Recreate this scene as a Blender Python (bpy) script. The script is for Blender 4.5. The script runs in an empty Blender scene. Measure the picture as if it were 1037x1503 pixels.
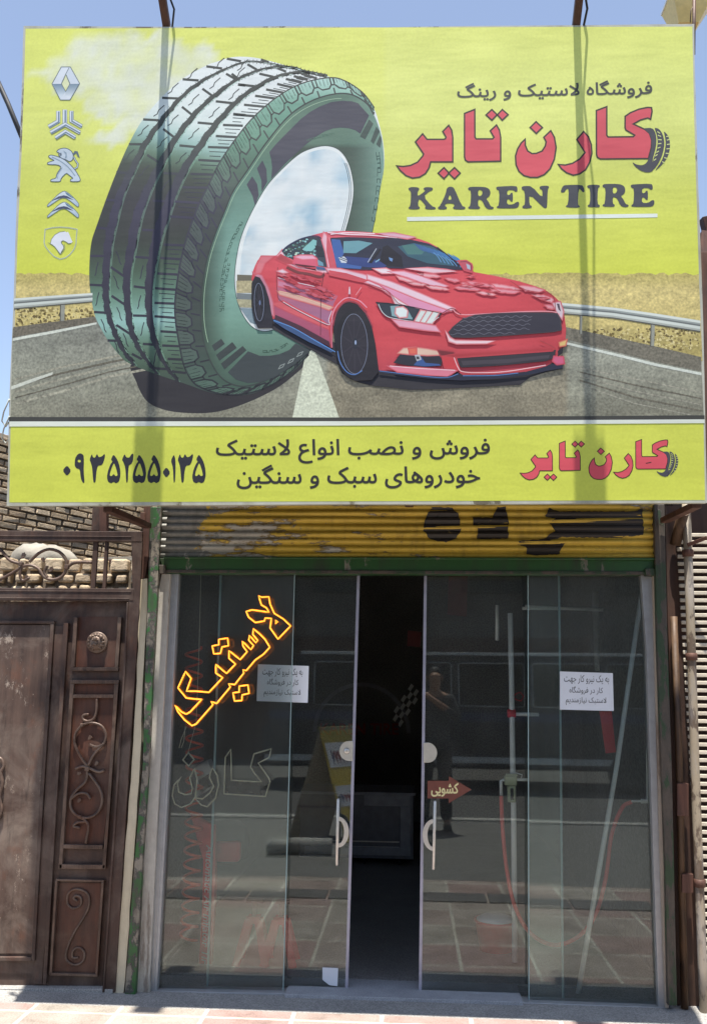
import bpy, bmesh, math, random
from mathutils import Vector, Matrix, noise
from mathutils.geometry import tessellate_polygon, delaunay_2d_cdt
R = math.radians
scene = bpy.context.scene
col = scene.collection
random.seed(7)

# ------------------------------------------------------------------ camera
F = 1300.0                                   # focal length in photo pixels (photo 1037 x 1503)
CAM = Vector((0.0, -4.9, 1.6))
YAW, PITCH, ROLL = R(3.6), R(10.84), 0.011
fwd = Vector((-math.sin(YAW)*math.cos(PITCH), math.cos(YAW)*math.cos(PITCH), math.sin(PITCH)))
rt0 = Vector((math.cos(YAW), math.sin(YAW), 0))
up0 = rt0.cross(fwd)
rt = rt0*math.cos(ROLL) + up0*math.sin(ROLL)
up = rt.cross(fwd)
cd = bpy.data.cameras.new('camera'); cam = bpy.data.objects.new('camera', cd); col.objects.link(cam)
cam.matrix_world = Matrix((
    (rt.x, up.x, -fwd.x, CAM.x), (rt.y, up.y, -fwd.y, CAM.y), (rt.z, up.z, -fwd.z, CAM.z), (0, 0, 0, 1)))
cd.sensor_fit = 'VERTICAL'; cd.sensor_height = 36.0; cd.lens = F/1503.0*36.0
cd.clip_start = 0.02; cd.clip_end = 500
scene.camera = cam

# ------------------------------------------------------------------ sky, sun, exposure
SUN = Vector((0.0, -0.22, 1.0)).normalized()       # towards the sun: high, in front of the shop
el = math.asin(SUN.z)
w = bpy.data.worlds.new('World'); scene.world = w; w.use_nodes = True
nt = w.node_tree; bg = nt.nodes['Background']
sk = nt.nodes.new('ShaderNodeTexSky'); sk.sky_type = 'NISHITA'; sk.sun_disc = False
sk.sun_elevation = el; sk.sun_rotation = math.atan2(SUN.x, SUN.y)
sk.air_density = 1.0; sk.dust_density = 1.6; sk.ozone_density = 1.0; sk.altitude = 1200
hs_ = nt.nodes.new('ShaderNodeHueSaturation'); hs_.inputs['Saturation'].default_value = 0.82
nt.links.new(sk.outputs[0], hs_.inputs['Color']); nt.links.new(hs_.outputs[0], bg.inputs[0]); bg.inputs[1].default_value = 0.118
sd = bpy.data.lights.new('sun', 'SUN'); sd.energy = 5.0; sd.angle = R(0.5); sd.color = (1, 0.95, 0.87)
so = bpy.data.objects.new('sun', sd); col.objects.link(so); so.location = (1, -5, 12)
so.rotation_euler = SUN.to_track_quat('Z', 'Y').to_euler()
scene.view_settings.view_transform = 'Standard'; scene.view_settings.look = 'None'
scene.view_settings.exposure = 1.15; scene.view_settings.gamma = 1.0
scene.cycles.max_bounces = 8; scene.cycles.transparent_max_bounces = 24
scene.cycles.use_denoising = True

# ------------------------------------------------------------------ pixel -> place
def ray(px, py):
    return fwd*F + rt*(px-518.5) - up*(py-751.5)
def P(px, py, Y=0.0):                        # point of a photo pixel on the vertical plane y = Y
    d = ray(px, py); return CAM + d*((Y-CAM.y)/d.y)
def G(px, py, z=0.0):                        # ... on the level z
    d = ray(px, py); return CAM + d*((z-CAM.z)/d.z)
def MIR(px, py, dist, Yg=0.12):              # thing seen mirrored in the glass, dist metres in front of it
    p = P(px, py, Yg+dist); return Vector((p.x, Yg-dist, p.z))
LEAN = R(3.0)                                # the billboard leans out a little at its top
SN = Vector((0, -math.cos(LEAN), -math.sin(LEAN)))
S0 = Vector((0, -0.70, 2.45))
def S(px, py, off=0.0):                      # ... on the billboard's face
    d = ray(px, py); o = S0 + SN*off
    return CAM + d*((o-CAM).dot(SN)/d.dot(SN))

# ------------------------------------------------------------------ materials
def lin(c):
    c = c/255.0
    return c/12.92 if c <= 0.04045 else ((c+0.055)/1.055)**2.4
def C(r, g, b, k=1.0): return (lin(r)*k, lin(g)*k, lin(b)*k, 1)
class N:
    def __init__(s, name):
        s.m = bpy.data.materials.new(name); s.m.use_nodes = True; s.t = s.m.node_tree
        s.b = s.t.nodes['Principled BSDF']; s.co = None
    def n(s, typ, **kw):
        x = s.t.nodes.new(typ)
        for k, v in kw.items(): setattr(x, k, v)
        return x
    def l(s, a, b): s.t.links.new(a, b)
    def coord(s, which='Object'):
        if s.co is None: s.co = s.n('ShaderNodeTexCoord')
        return s.co.outputs[which]
    def mapping(s, scale=(1, 1, 1), which='Object', rot=(0, 0, 0)):
        m = s.n('ShaderNodeMapping'); m.inputs['Scale'].default_value = scale; m.inputs['Rotation'].default_value = rot
        s.l(s.coord(which), m.inputs[0]); return m.outputs[0]
    def noise(s, scale=5, detail=4, rough=0.6, vec=None, dist=0.0):
        x = s.n('ShaderNodeTexNoise'); x.inputs['Scale'].default_value = scale; x.inputs['Detail'].default_value = detail
        x.inputs['Roughness'].default_value = rough; x.inputs['Distortion'].default_value = dist
        s.l(vec if vec else s.coord(), x.inputs['Vector']); return x.outputs['Fac']
    def ramp(s, fac, stops):
        x = s.n('ShaderNodeValToRGB'); e = x.color_ramp.elements
        while len(e) < len(stops): e.new(0.5)
        for i, (p, c) in enumerate(stops):
            e[i].position = p; e[i].color = c if hasattr(c, '__len__') else (c, c, c, 1)
        s.l(fac, x.inputs[0]); return x.outputs[0]
    def mix(s, fac, a, b, blend='MIX'):
        x = s.n('ShaderNodeMix', data_type='RGBA', blend_type=blend)
        for inp, v in ((x.inputs[0], fac), (x.inputs[6], a), (x.inputs[7], b)):
            if hasattr(v, 'default_value') or hasattr(v, 'is_linked'): s.l(v, inp)
            else: inp.default_value = v
        return x.outputs[2]
    def math(s, op, a, b=0.0):
        x = s.n('ShaderNodeMath', operation=op)
        for inp, v in ((x.inputs[0], a), (x.inputs[1], b)):
            if hasattr(v, 'is_linked'): s.l(v, inp)
            else: inp.default_value = v
        return x.outputs[0]
    def bump(s, h, strength=0.3, dist=0.01):
        x = s.n('ShaderNodeBump'); x.inputs['Strength'].default_value = strength; x.inputs['Distance'].default_value = dist
        s.l(h, x.inputs['Height']); s.l(x.outputs[0], s.b.inputs['Normal']); return x
    def set(s, color=None, rough=0.6, metal=0.0, spec=None):
        if color is not None:
            if hasattr(color, 'is_linked'): s.l(color, s.b.inputs['Base Color'])
            else: s.b.inputs['Base Color'].default_value = color
        if hasattr(rough, 'is_linked'): s.l(rough, s.b.inputs['Roughness'])
        else: s.b.inputs['Roughness'].default_value = rough
        s.b.inputs['Metallic'].default_value = metal
        if spec is not None: s.b.inputs['Specular IOR Level'].default_value = spec
        return s.m
M = {}
def plain(name, c, rough=0.55, metal=0.0, var=0.25, scale=12, bump=0.12, dark=0.6):
    """painted or moulded surface with slight mottling and unevenness"""
    s = N(name); f = s.noise(scale, 6, 0.65)
    d = tuple(x*(1-var) for x in c[:3])+(1,); h = tuple(min(1, x*(1+var*0.6)) for x in c[:3])+(1,)
    cc = s.ramp(f, [(0.3, d), (0.7, h)])
    s.set(cc, rough, metal); s.bump(s.noise(scale*4, 4), bump, 0.004)
    M[name] = s.m; return s.m
def worn(name, paint, under, amount=0.5, scale=9, rough=0.5, metal=0.0, edge=None, bump=0.5, stretch=(1, 1, 0.35), grime=None):
    """paint flaked off in patches down to what lies below"""
    s = N(name); v = s.mapping(stretch)
    f = s.noise(scale, 9, 0.68, v); g = s.noise(scale*0.35, 3, 0.5, v)
    k = s.math('ADD', s.math('MULTIPLY', f, 0.65), s.math('MULTIPLY', g, 0.35))
    msk = s.ramp(k, [(amount-0.015, 0.0), (amount+0.015, 1.0)])
    pv = s.noise(scale*3, 5)
    p2 = s.mix(pv, tuple(x*0.65 for x in paint[:3])+(1,), paint)
    u2 = s.mix(s.noise(scale*5, 5), tuple(x*0.55 for x in under[:3])+(1,), under)
    c = s.mix(msk, u2, p2)
    if edge:
        em = s.ramp(k, [(amount-0.05, 0.0), (amount-0.012, 1.0), (amount+0.0, 1.0), (amount+0.02, 0.0)])
        c = s.mix(em, c, edge)
    if grime:
        gm = s.ramp(s.noise(scale*0.8, 6, 0.7, s.mapping((1, 1, 0.2))), [(0.48, 0.0), (0.7, 0.8)])
        c = s.mix(gm, c, grime)
    s.set(c, rough, metal); s.bump(s.math('ADD', msk, s.math('MULTIPLY', pv, 0.3)), bump, 0.003)
    M[name] = s.m; return s.m
def streaky(name, c1, c2, rough=0.5, metal=0.3, scale=5, scr=None):
    """old dark steel with vertical rain streaks, dust and scratches"""
    s = N(name)
    a = s.noise(scale, 7, 0.7, s.mapping((6, 6, 0.5))); b = s.noise(scale*0.7, 6, 0.6)
    k = s.math('ADD', s.math('MULTIPLY', a, 0.5), s.math('MULTIPLY', b, 0.5))
    c = s.ramp(k, [(0.34, c1), (0.52, tuple((x+y)/2 for x, y in zip(c1, c2))), (0.68, c2)])
    if scr:
        sc = s.noise(3.2, 10, 0.85, s.mapping((2.2, 2.2, 1.1), rot=(0, 0.5, 0)))
        c = s.mix(s.ramp(sc, [(0.585, 0.0), (0.63, 0.75)]), c, scr)
        sp = s.ramp(s.noise(70, 2, 0.5), [(0.72, 0.0), (0.76, 0.6)])
        c = s.mix(sp, c, scr)
    rr = s.ramp(b, [(0.3, rough-0.1), (0.7, rough+0.2)])
    s.set(c, rr, metal); s.bump(s.noise(26, 6, 0.6), 0.25, 0.004)
    M[name] = s.m; return s.m

# ------------------------------------------------------------------ objects
def link(name, me, mats, parent=None):
    o = bpy.data.objects.new(name, me); col.objects.link(o)
    for m in (mats if isinstance(mats, (list, tuple)) else [mats]): me.materials.append(m)
    if parent is not None: o.parent = parent; o.matrix_parent_inverse = parent.matrix_world.inverted()
    return o
def tag(o, label=None, cat=None, group=None, kind=None):
    if label: o['label'] = label
    if cat: o['category'] = cat
    if group: o['group'] = group
    if kind: o['kind'] = kind
    return o
def thing(name, loc, label, cat, group=None):
    o = bpy.data.objects.new(name, None); col.objects.link(o); o.location = loc; o.empty_display_size = 0.1
    bpy.context.view_layer.update() if False else None
    o.matrix_world = Matrix.Translation(loc)
    return tag(o, label, cat, group)
class MB:
    """collects shapes; build() links them as one mesh object"""
    def __init__(s): s.bm = bmesh.new()
    def face(s, pts, mi=0):
        f = s.bm.faces.new([s.bm.verts.new(p) for p in pts]); f.material_index = mi; return f
    def prism(s, front, back, mi=0, bev=0.0):
        n = len(front); bm = s.bm
        a = [bm.verts.new(p) for p in front]; b = [bm.verts.new(p) for p in back]
        fs = [bm.faces.new(a), bm.faces.new(b[::-1])]
        for i in range(n): fs.append(bm.faces.new((a[(i+1) % n], a[i], b[i], b[(i+1) % n])))
        for f in fs: f.material_index = mi
        if bev > 0:
            es = list({e for f in fs for e in f.edges})
            bmesh.ops.bevel(bm, geom=es, offset=bev, segments=2, profile=0.5, affect='EDGES', clamp_overlap=True)
        return fs
    def slab(s, px, Y, depth, mi=0, bev=0.003):          # outline in photo pixels on plane y=Y (front), depth goes inward
        a = [P(x, y, Y) for x, y in px]; b = [p+Vector((0, depth, 0)) for p in a]
        s.prism(a, b, mi, bev); return s
    def box(s, lo, hi, mi=0, bev=0.003, M4=None):
        x0, y0, z0 = lo; x1, y1, z1 = hi
        a = [Vector(p) for p in ((x0, y0, z0), (x1, y0, z0), (x1, y0, z1), (x0, y0, z1))]
        b = [Vector(p) for p in ((x0, y1, z0), (x1, y1, z0), (x1, y1, z1), (x0, y1, z1))]
        if M4: a = [M4 @ p for p in a]; b = [M4 @ p for p in b]
        s.prism(a, b, mi, bev); return s
    def bar(s, p, q, wx, wy, mi=0, bev=0.002, upv=None):
        p = Vector(p); q = Vector(q); d = (q-p).normalized()
        u = upv or (Vector((0, 1, 0)) if abs(d.y) < 0.9 else Vector((0, 0, 1)))
        sx = d.cross(u).normalized()*wx/2; sy = sx.cross(d).normalized()*wy/2
        a = [p-sx-sy, p+sx-sy, p+sx+sy, p-sx+sy]; b = [v+(q-p) for v in a]
        s.prism(a, b, mi, bev); return s
    def tube(s, pts, r, n=8, mi=0, cap=True, smooth=True, closed=False):
        pts = [Vector(p) for p in pts]; bm = s.bm; rings = []; K = len(pts)
        prev = None
        for i, p in enumerate(pts):
            if closed: t = (pts[(i+1) % K]-pts[i-1]).normalized()
            else: t = (pts[min(i+1, K-1)]-pts[max(i-1, 0)]).normalized()
            if prev is None:
                u = t.orthogonal().normalized()
            else:
                u = prev - t*prev.dot(t); u = u.normalized() if u.length > 1e-6 else t.orthogonal().normalized()
            prev = u; v = t.cross(u); rr = r[i] if hasattr(r, '__len__') else r
            rings.append([bm.verts.new(p+u*rr*math.cos(2*math.pi*k/n)+v*rr*math.sin(2*math.pi*k/n)) for k in range(n)])
        for i in range(K if closed else K-1):
            A, B = rings[i], rings[(i+1) % K]
            for k in range(n):
                f = bm.faces.new((A[k], A[(k+1) % n], B[(k+1) % n], B[k])); f.smooth = smooth; f.material_index = mi
        if cap and not closed:
            f = bm.faces.new(rings[0][::-1]); f.material_index = mi; f = bm.faces.new(rings[-1]); f.material_index = mi
        return s
    def lathe(s, prof, origin, axis=Vector((0, 0, 1)), n=20, mi=0, smooth=True):
        axis = Vector(axis).normalized(); u = axis.orthogonal().normalized(); v = axis.cross(u); o = Vector(origin); bm = s.bm
        rings = [[bm.verts.new(o+axis*h+(u*math.cos(2*math.pi*k/n)+v*math.sin(2*math.pi*k/n))*max(r, 1e-4)) for k in range(n)] for r, h in prof]
        for A, B in zip(rings, rings[1:]):
            for k in range(n):
                f = bm.faces.new((A[k], A[(k+1) % n], B[(k+1) % n], B[k])); f.smooth = smooth; f.material_index = mi
        for rg in (rings[0][::-1], rings[-1]):
            f = bm.faces.new(rg); f.material_index = mi
        return s
    def build(s, name, mats, parent=None, normals=True):
        if normals: bmesh.ops.recalc_face_normals(s.bm, faces=s.bm.faces)
        me = bpy.data.meshes.new(name); s.bm.to_mesh(me); s.bm.free(); return link(name, me, mats, parent)
def spline(pts, n=8, closed=False):
    """Catmull-Rom through 2-D or 3-D points"""
    pts = [Vector(p) for p in pts]; K = len(pts); out = []
    rng = range(K) if closed else range(K-1)
    for i in rng:
        p0 = pts[i-1] if (closed or i > 0) else pts[i]*2-pts[i+1]
        p1, p2 = pts[i], pts[(i+1) % K]
        p3 = pts[(i+2) % K] if (closed or i+2 < K) else p2*2-p1
        for k in range(n):
            t = k/n
            out.append(0.5*((2*p1)+(p2-p0)*t+(2*p0-5*p1+4*p2-p3)*t*t+(3*p1-p0-3*p2+p3)*t**3))
    if not closed: out.append(pts[-1])
    return out
# ------------------------------------------------------------------ flat printed art (banner, stickers, lettering)
def resample_color(c, x, y): return c(x, y) if callable(c) else c
LK = 0.86
class Art:
    """flat coloured shapes given in photo pixels, laid on a surface by place(px, py, lift)"""
    def __init__(s, place, base=0.0004, step=0.00006):
        s.place = place; s.v = []; s.f = []; s.c = []; s.z = base; s.step = step
    def lift(s, k=1): s.z += s.step*k
    def _add(s, pts, tris, color, amp):
        o = len(s.v)
        for x, y in pts:
            s.v.append(s.place(x, y, s.z)); c = resample_color(color, x, y)
            a = amp(x, y) if callable(amp) else amp
            s.c.append((lin(c[0])*LK, lin(c[1])*LK, lin(c[2])*LK, a))
        for t in tris: s.f.append(tuple(o+i for i in t))
    def poly(s, pts, color, holes=(), grid=None, amp=0.0, lift=True):
        pts = [(float(p[0]), float(p[1])) for p in pts]
        if grid:
            loops = [pts]+[[(float(p[0]), float(p[1])) for p in h] for h in holes]
            loops = [densify(l, grid) for l in loops]
            vs = []; es = []
            for lp in loops:
                o = len(vs); vs += lp; es += [(o+i, o+(i+1) % len(lp)) for i in range(len(lp))]
            xs = [p[0] for p in pts]; ys = [p[1] for p in pts]
            x = min(xs)+grid/2
            while x < max(xs):
                y = min(ys)+grid/2
                while y < max(ys): vs.append((x, y)); y += grid
                x += grid
            ov, oe, of, a, b, cc = delaunay_2d_cdt([Vector(p) for p in vs], es, [], 2 if holes else 1, 1e-5)
            s._add([tuple(p) for p in ov], [tuple(f) for f in of], color, amp)
        else:
            loops = [pts]+[[(float(p[0]), float(p[1])) for p in h] for h in holes]
            tr = tessellate_polygon([[Vector((p[0], p[1], 0)) for p in l] for l in loops])
            flat = [p for l in loops for p in l]
            s._add(flat, tr, color, amp)
        if lift: s.lift()
    def stroke(s, pts, wd, color, closed=False, amp=0.0, lift=True):
        pts = [Vector((p[0], p[1])) for p in pts]; K = len(pts); L = []; Rr = []
        for i, p in enumerate(pts):
            a = pts[i-1] if (closed or i > 0) else None; b = pts[(i+1) % K] if (closed or i < K-1) else None
            d1 = (p-a).normalized() if a is not None else None; d2 = (b-p).normalized() if b is not None else None
            if d1 is None or d1.length == 0: d1 = d2
            if d2 is None or d2.length == 0: d2 = d1
            t = (d1+d2); t = t.normalized() if t.length > 1e-4 else d1
            n = Vector((-t.y, t.x)); m = 1/max(0.45, n.dot(Vector((-d1.y, d1.x))))
            ww = (wd[i] if hasattr(wd, '__len__') else wd)/2*m
            L.append(p+n*ww); Rr.append(p-n*ww)
        n = K if closed else K-1; v = [(q.x, q.y) for q in L+Rr]; f = []
        for i in range(n):
            j = (i+1) % K; f += [(i, j, K+j), (i, K+j, K+i)]
        s._add(v, f, color, amp)
        if lift: s.lift()
    def build(s, name, parent=None, mat=None):
        me = bpy.data.meshes.new(name); me.from_pydata(s.v, [], s.f)
        at = me.color_attributes.new('Col', 'FLOAT_COLOR', 'POINT')
        at.data.foreach_set('color', [x for c in s.c for x in c])
        bm = bmesh.new(); bm.from_mesh(me)
        for f in bm.faces:
            f.normal_update()
            if f.normal.dot(CAM-f.calc_center_median()) < 0: f.normal_flip()
        bm.to_mesh(me); bm.free()
        return link(name, me, mat or M['print'], parent)
def chaikin(L, n=1, k=.22):
    for _ in range(n):
        o = []
        for i, p in enumerate(L):
            q = L[(i+1) % len(L)]
            o += [(p[0]+(q[0]-p[0])*k, p[1]+(q[1]-p[1])*k), (p[0]+(q[0]-p[0])*(1-k), p[1]+(q[1]-p[1])*(1-k))]
        L = o
    return L
def densify(lp, g):
    out = []
    for i, p in enumerate(lp):
        q = lp[(i+1) % len(lp)]; d = math.hypot(q[0]-p[0], q[1]-p[1]); n = max(1, int(d/g))
        out += [(p[0]+(q[0]-p[0])*k/n, p[1]+(q[1]-p[1])*k/n) for k in range(n)]
    return out
def Z(ox, oy, sc, pts): return [(ox+x/sc, oy+y/sc) for x, y in pts]
def lerp3(a, b, t): return tuple(x+(y-x)*t for x, y in zip(a, b))
def grad(stops, v):
    if v <= stops[0][0]: return stops[0][1]
    for (p, c), (q, d) in zip(stops, stops[1:]):
        if v <= q: return lerp3(c, d, (v-p)/(q-p))
    return stops[-1][1]
def fbm(x, y, s, o=4): return noise.fractal(Vector((x*s, y*s, 0.37)), 0.8, 2.0, o)

# ---- lettering: Persian letters joined by hand from their contextual forms
FORMS = {'ا': (0xFE8D, 0xFE8E), 'ب': (0xFE8F,), 'ت': (0xFE95,), 'ج': (0xFE9D,), 'خ': (0xFEA5,), 'د': (0xFEA9, 0xFEAA), 'ر': (0xFEAD, 0xFEAE),
         'ز': (0xFEAF, 0xFEB0), 'س': (0xFEB1,), 'ش': (0xFEB5,), 'ص': (0xFEB9,), 'ع': (0xFEC9,), 'ف': (0xFED1,), 'ل': (0xFEDD,), 'م': (0xFEE1,),
         'ن': (0xFEE5,), 'ه': (0xFEE9,), 'و': (0xFEED, 0xFEEE), 'ی': (0xFBFC,), 'ک': (0xFB8E,), 'گ': (0xFB92,)}
def shape_fa(t):
    t = t.replace('لا', '\u0001'); out = []
    def dual(ch): return ch in FORMS and len(FORMS[ch]) == 1
    for i, ch in enumerate(t):
        pj = i > 0 and dual(t[i-1])
        if ch == '\u0001': out.append(chr(0xFEFC if pj else 0xFEFB)); continue
        if ch not in FORMS: out.append(ch); continue
        nj = i+1 < len(t) and (t[i+1] in FORMS or t[i+1] == '\u0001')
        f = FORMS[ch]
        if len(f) == 2: out.append(chr(f[1] if pj else f[0]))
        else: out.append(chr(f[0] + (3 if pj and nj else 1 if pj else 2 if nj else 0)))
    return ''.join(reversed(out))
def text_loops(body, fa=True, shear=0.0, res=4):
    c = bpy.data.curves.new('lettering', 'FONT'); c.body = shape_fa(body) if fa else body
    c.fill_mode = 'NONE'; c.resolution_u = res; c.shear = shear; c.size = 1.0
    o = bpy.data.objects.new('lettering', c); col.objects.link(o)
    dg = bpy.context.evaluated_depsgraph_get(); ev = o.evaluated_get(dg); me = ev.to_mesh()
    vs = [(v.co.x, v.co.y) for v in me.vertices]; nb = {}
    for e_ in me.edges:
        a_, b_ = e_.vertices; nb.setdefault(a_, []).append(b_); nb.setdefault(b_, []).append(a_)
    ev.to_mesh_clear(); bpy.data.objects.remove(o); bpy.data.curves.remove(c)
    loops = []; seen = set()
    for st in nb:
        if st in seen: continue
        lp = [st]; seen.add(st); cur = st
        while True:
            nx = [q for q in nb[cur] if q not in seen]
            if not nx: break
            cur = nx[0]; seen.add(cur); lp.append(cur)
        P_ = []
        for i in lp:
            if not P_ or math.hypot(vs[i][0]-P_[-1][0], vs[i][1]-P_[-1][1]) > 1e-4: P_.append(vs[i])
        if len(P_) > 2: loops.append(P_)
    return loops
def area2(L): return sum(L[i-1][0]*L[i][1]-L[i][0]*L[i-1][1] for i in range(len(L)))/2
def winding(p, loops):
    w_ = 0
    for L, bb_ in loops:
        if not (bb_[0] <= p[0] <= bb_[1] and bb_[2] <= p[1] <= bb_[3]): continue
        for i in range(len(L)):
            (x1, y1), (x2, y2) = L[i-1], L[i]
            if (y1 <= p[1]) != (y2 <= p[1]):
                if p[0] < (x2-x1)*(p[1]-y1)/(y2-y1)+x1: w_ += 1 if y2 > y1 else -1
    return w_
def text_art(art, body, box, color, fa=True, slope=0.0, shear=0.0, rot90=None, amp=0.0, weight=0.0):
    """box = (x0, y0, x1, y1) photo pixels; y0 top, y1 bottom of the ink"""
    loops = text_loops(body, fa, shear)
    xs = [v[0] for L in loops for v in L]; ys = [v[1] for L in loops for v in L]; a0, a1, b0, b1 = min(xs), max(xs), min(ys), max(ys)
    def mp(p):
        u = (p[0]-a0)/(a1-a0); v = (p[1]-b0)/(b1-b0)
        if rot90: return rot90(u, v)
        x0, y0, x1, y1 = box; px = x0+(x1-x0)*u
        return (px, y1+(y0-y1)*v+slope*(px-x0))
    bbs = [(L, (min(p[0] for p in L), max(p[0] for p in L), min(p[1] for p in L), max(p[1] for p in L))) for L in loops]
    groups = []                               # glyph clusters whose boxes overlap are filled together
    for L, b_ in bbs:
        hit = [g_ for g_ in groups if any(b_[0] <= q[1][1] and q[1][0] <= b_[1] and b_[2] <= q[1][3] and q[1][2] <= b_[3] for q in g_)]
        ng = [(L, b_)]
        for g_ in hit: ng += g_; groups.remove(g_)
        groups.append(ng)
    for g_ in groups:
        V_, E_l = [], []
        for L, b_ in g_:
            o = len(V_); V_ += L; E_l += [(o+i, o+(i+1) % len(L)) for i in range(len(L))]
        ov, oe, of, q1_, q2_, q3_ = delaunay_2d_cdt([Vector(p) for p in V_], E_l, [], 0, 1e-5)
        keep = [tuple(f) for f in of if winding(((ov[f[0]].x+ov[f[1]].x+ov[f[2]].x)/3, (ov[f[0]].y+ov[f[1]].y+ov[f[2]].y)/3), g_) != 0]
        art._add([mp(p) for p in ov], keep, color, amp)
    art.lift()
    if weight:
        for L in loops:
            lp = [mp(L[0])]
            for q in L[1:]:
                q = mp(q)
                if math.hypot(q[0]-lp[-1][0], q[1]-lp[-1][1]) > .25: lp.append(q)
            if len(lp) > 2: art.stroke(lp, weight, color, closed=True, amp=amp, lift=False); art.lift(.04)
    art.lift()
s = N('print')
va = s.n('ShaderNodeVertexColor', layer_name='Col')
f1 = s.noise(80, 1.5, 0.6); f2 = s.noise(16, 4, 0.6, s.mapping((1, 1, 2.5)))
k = s.math('ADD', s.math('MULTIPLY', f1, 0.86), s.math('MULTIPLY', f2, 0.14))
k = s.math('MULTIPLY', s.math('SUBTRACT', k, 0.5), s.math('MULTIPLY', va.outputs['Alpha'], 7.5))
dirt = s.ramp(s.noise(1.7, 7, 0.7), [(0.35, (0.93, 0.93, 0.92, 1)), (0.65, (1, 1, 1, 1))])
cc = s.mix(1.0, va.outputs['Color'], dirt, 'MULTIPLY')
g = s.n('ShaderNodeCombineColor')
for i in range(3): s.l(s.math('ADD', k, 1.0), g.inputs[i])
cc = s.mix(1.0, cc, g.outputs[0], 'MULTIPLY')
s.set(cc, 0.55, 0, 0.35); s.bump(s.math('ADD', s.noise(1.6, 2, .5, s.mapping((1, 1, .6))), s.math('MULTIPLY', s.noise(9, 3, .5, s.mapping((.25, 1, 1))), .10)), 0.5, 0.045); M['print'] = s.m
# ================================================================== the billboard
M['banner_back'] = plain('banner_back', C(200, 200, 195, .8), 0.7)
worn('banner_hem', C(205, 206, 190, .8), C(120, 112, 92, .8), .43, 5, .7, grime=C(150, 142, 112, .7))
M['rust_steel'] = streaky('rust_steel', C(52, 32, 26), C(104, 70, 56), 0.6, 0.2)
bb = thing('billboard', S(520, 740, -0.05), 'large yellow-green advertising billboard with a printed tyre and red car above the glass shop front', 'billboard')
OUT = [(35, 38), (180, 39), (290, 39.5), (420, 38.5), (560, 40), (700, 38), (860, 37), (940, 36), (1018, 35), (1018.5, 90), (1021, 180), (1024, 280), (1028, 380),
       (1031, 470), (1033, 560), (1034.5, 640), (1037, 738), (900, 738.5), (760, 739.5), (620, 740), (480, 740), (300, 741.5), (150, 742), (10, 742.5),
       (12, 690), (13, 620), (15, 560), (20, 450), (23, 350), (25.5, 280), (29, 225), (31, 165), (33, 110), (34, 60)]
m = MB()
fr = [S(x, y, 0.0) for x, y in OUT]; m.prism(fr, [p-SN*0.035 for p in fr], 0, 0)
m.build('banner', [M['banner_hem']], bb)

CL = [(150, 95, 70, 45), (205, 80, 75, 38), (275, 88, 38, 28), (190, 135, 65, 40), (110, 112, 55, 14), (215, 160, 60, 35), (165, 195, 42, 14), (240, 120, 60, 50), (150, 155, 34, 8)]
def cloud(x, y):
    if y > 230 or x > 340: return 0
    wx = 22*fbm(x, y, .03); wy = 18*fbm(x+90, y+50, .03); v = 0
    for cx, cy, rx, ry in CL:
        d = ((x+wx-cx)/rx)**2+((y+wy-cy)/ry)**2
        v = max(v, min(1, max(0, 1.35-d)*1.6))
    return v*(0.85+0.3*fbm(x, y, .05))
def yellow(x, y):
    b = grad([(38, (222, 228, 112)), (180, (221, 228, 122)), (300, (211, 218, 96)), (402, (209, 216, 80))], y)
    if x > 560: b = lerp3(b, (222, 230, 145), 0.35*max(0, 1-abs(y-120)/160))
    return lerp3(b, (222, 227, 206), max(0, min(1, cloud(x, y))))
a = Art(S)
def ledge(y):                                # left and right edge of the printed sheet at height y
    l = grad([(38, (38,)), (110, (36,)), (225, (32,)), (350, (26,)), (450, (23,)), (560, (19,)), (620, (16,)), (742, (14,))], y)[0]
    r = grad([(35, (1015,)), (180, (1018,)), (280, (1021,)), (380, (1024,)), (470, (1027,)), (560, (1030,)), (640, (1032,)), (740, (1034,))], y)[0]
    return l, r
def band(yl0, yr0, yl1, yr1, color, grid=None, amp=0.0, n=14):
    L0, R0 = ledge(yl0)[0], ledge(yr0)[1]
    top = [(L0+(R0-L0)*i/n, yl0+(yr0-yl0)*i/n) for i in range(n+1)]
    right = [(ledge(yr0+(yr1-yr0)*i/8)[1], yr0+(yr1-yr0)*i/8) for i in range(1, 8)]
    L1, R1 = ledge(yl1)[0], ledge(yr1)[1]
    bot = [(R1+(L1-R1)*i/n, yr1+(yl1-yr1)*i/n) for i in range(n+1)]
    left = [(ledge(yl1+(yl0-yl1)*i/8)[0], yl1+(yl0-yl1)*i/8) for i in range(1, 8)]
    a.poly(top+right+bot+left, color, grid=grid, amp=amp)
band(42, 39, 408, 406, yellow, grid=9, amp=0.03)
band(626, 621, 737.5, 734, lambda x, y: lerp3((209, 216, 88), (206, 213, 82), (y-620)/120), grid=20, amp=0.03)
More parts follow.
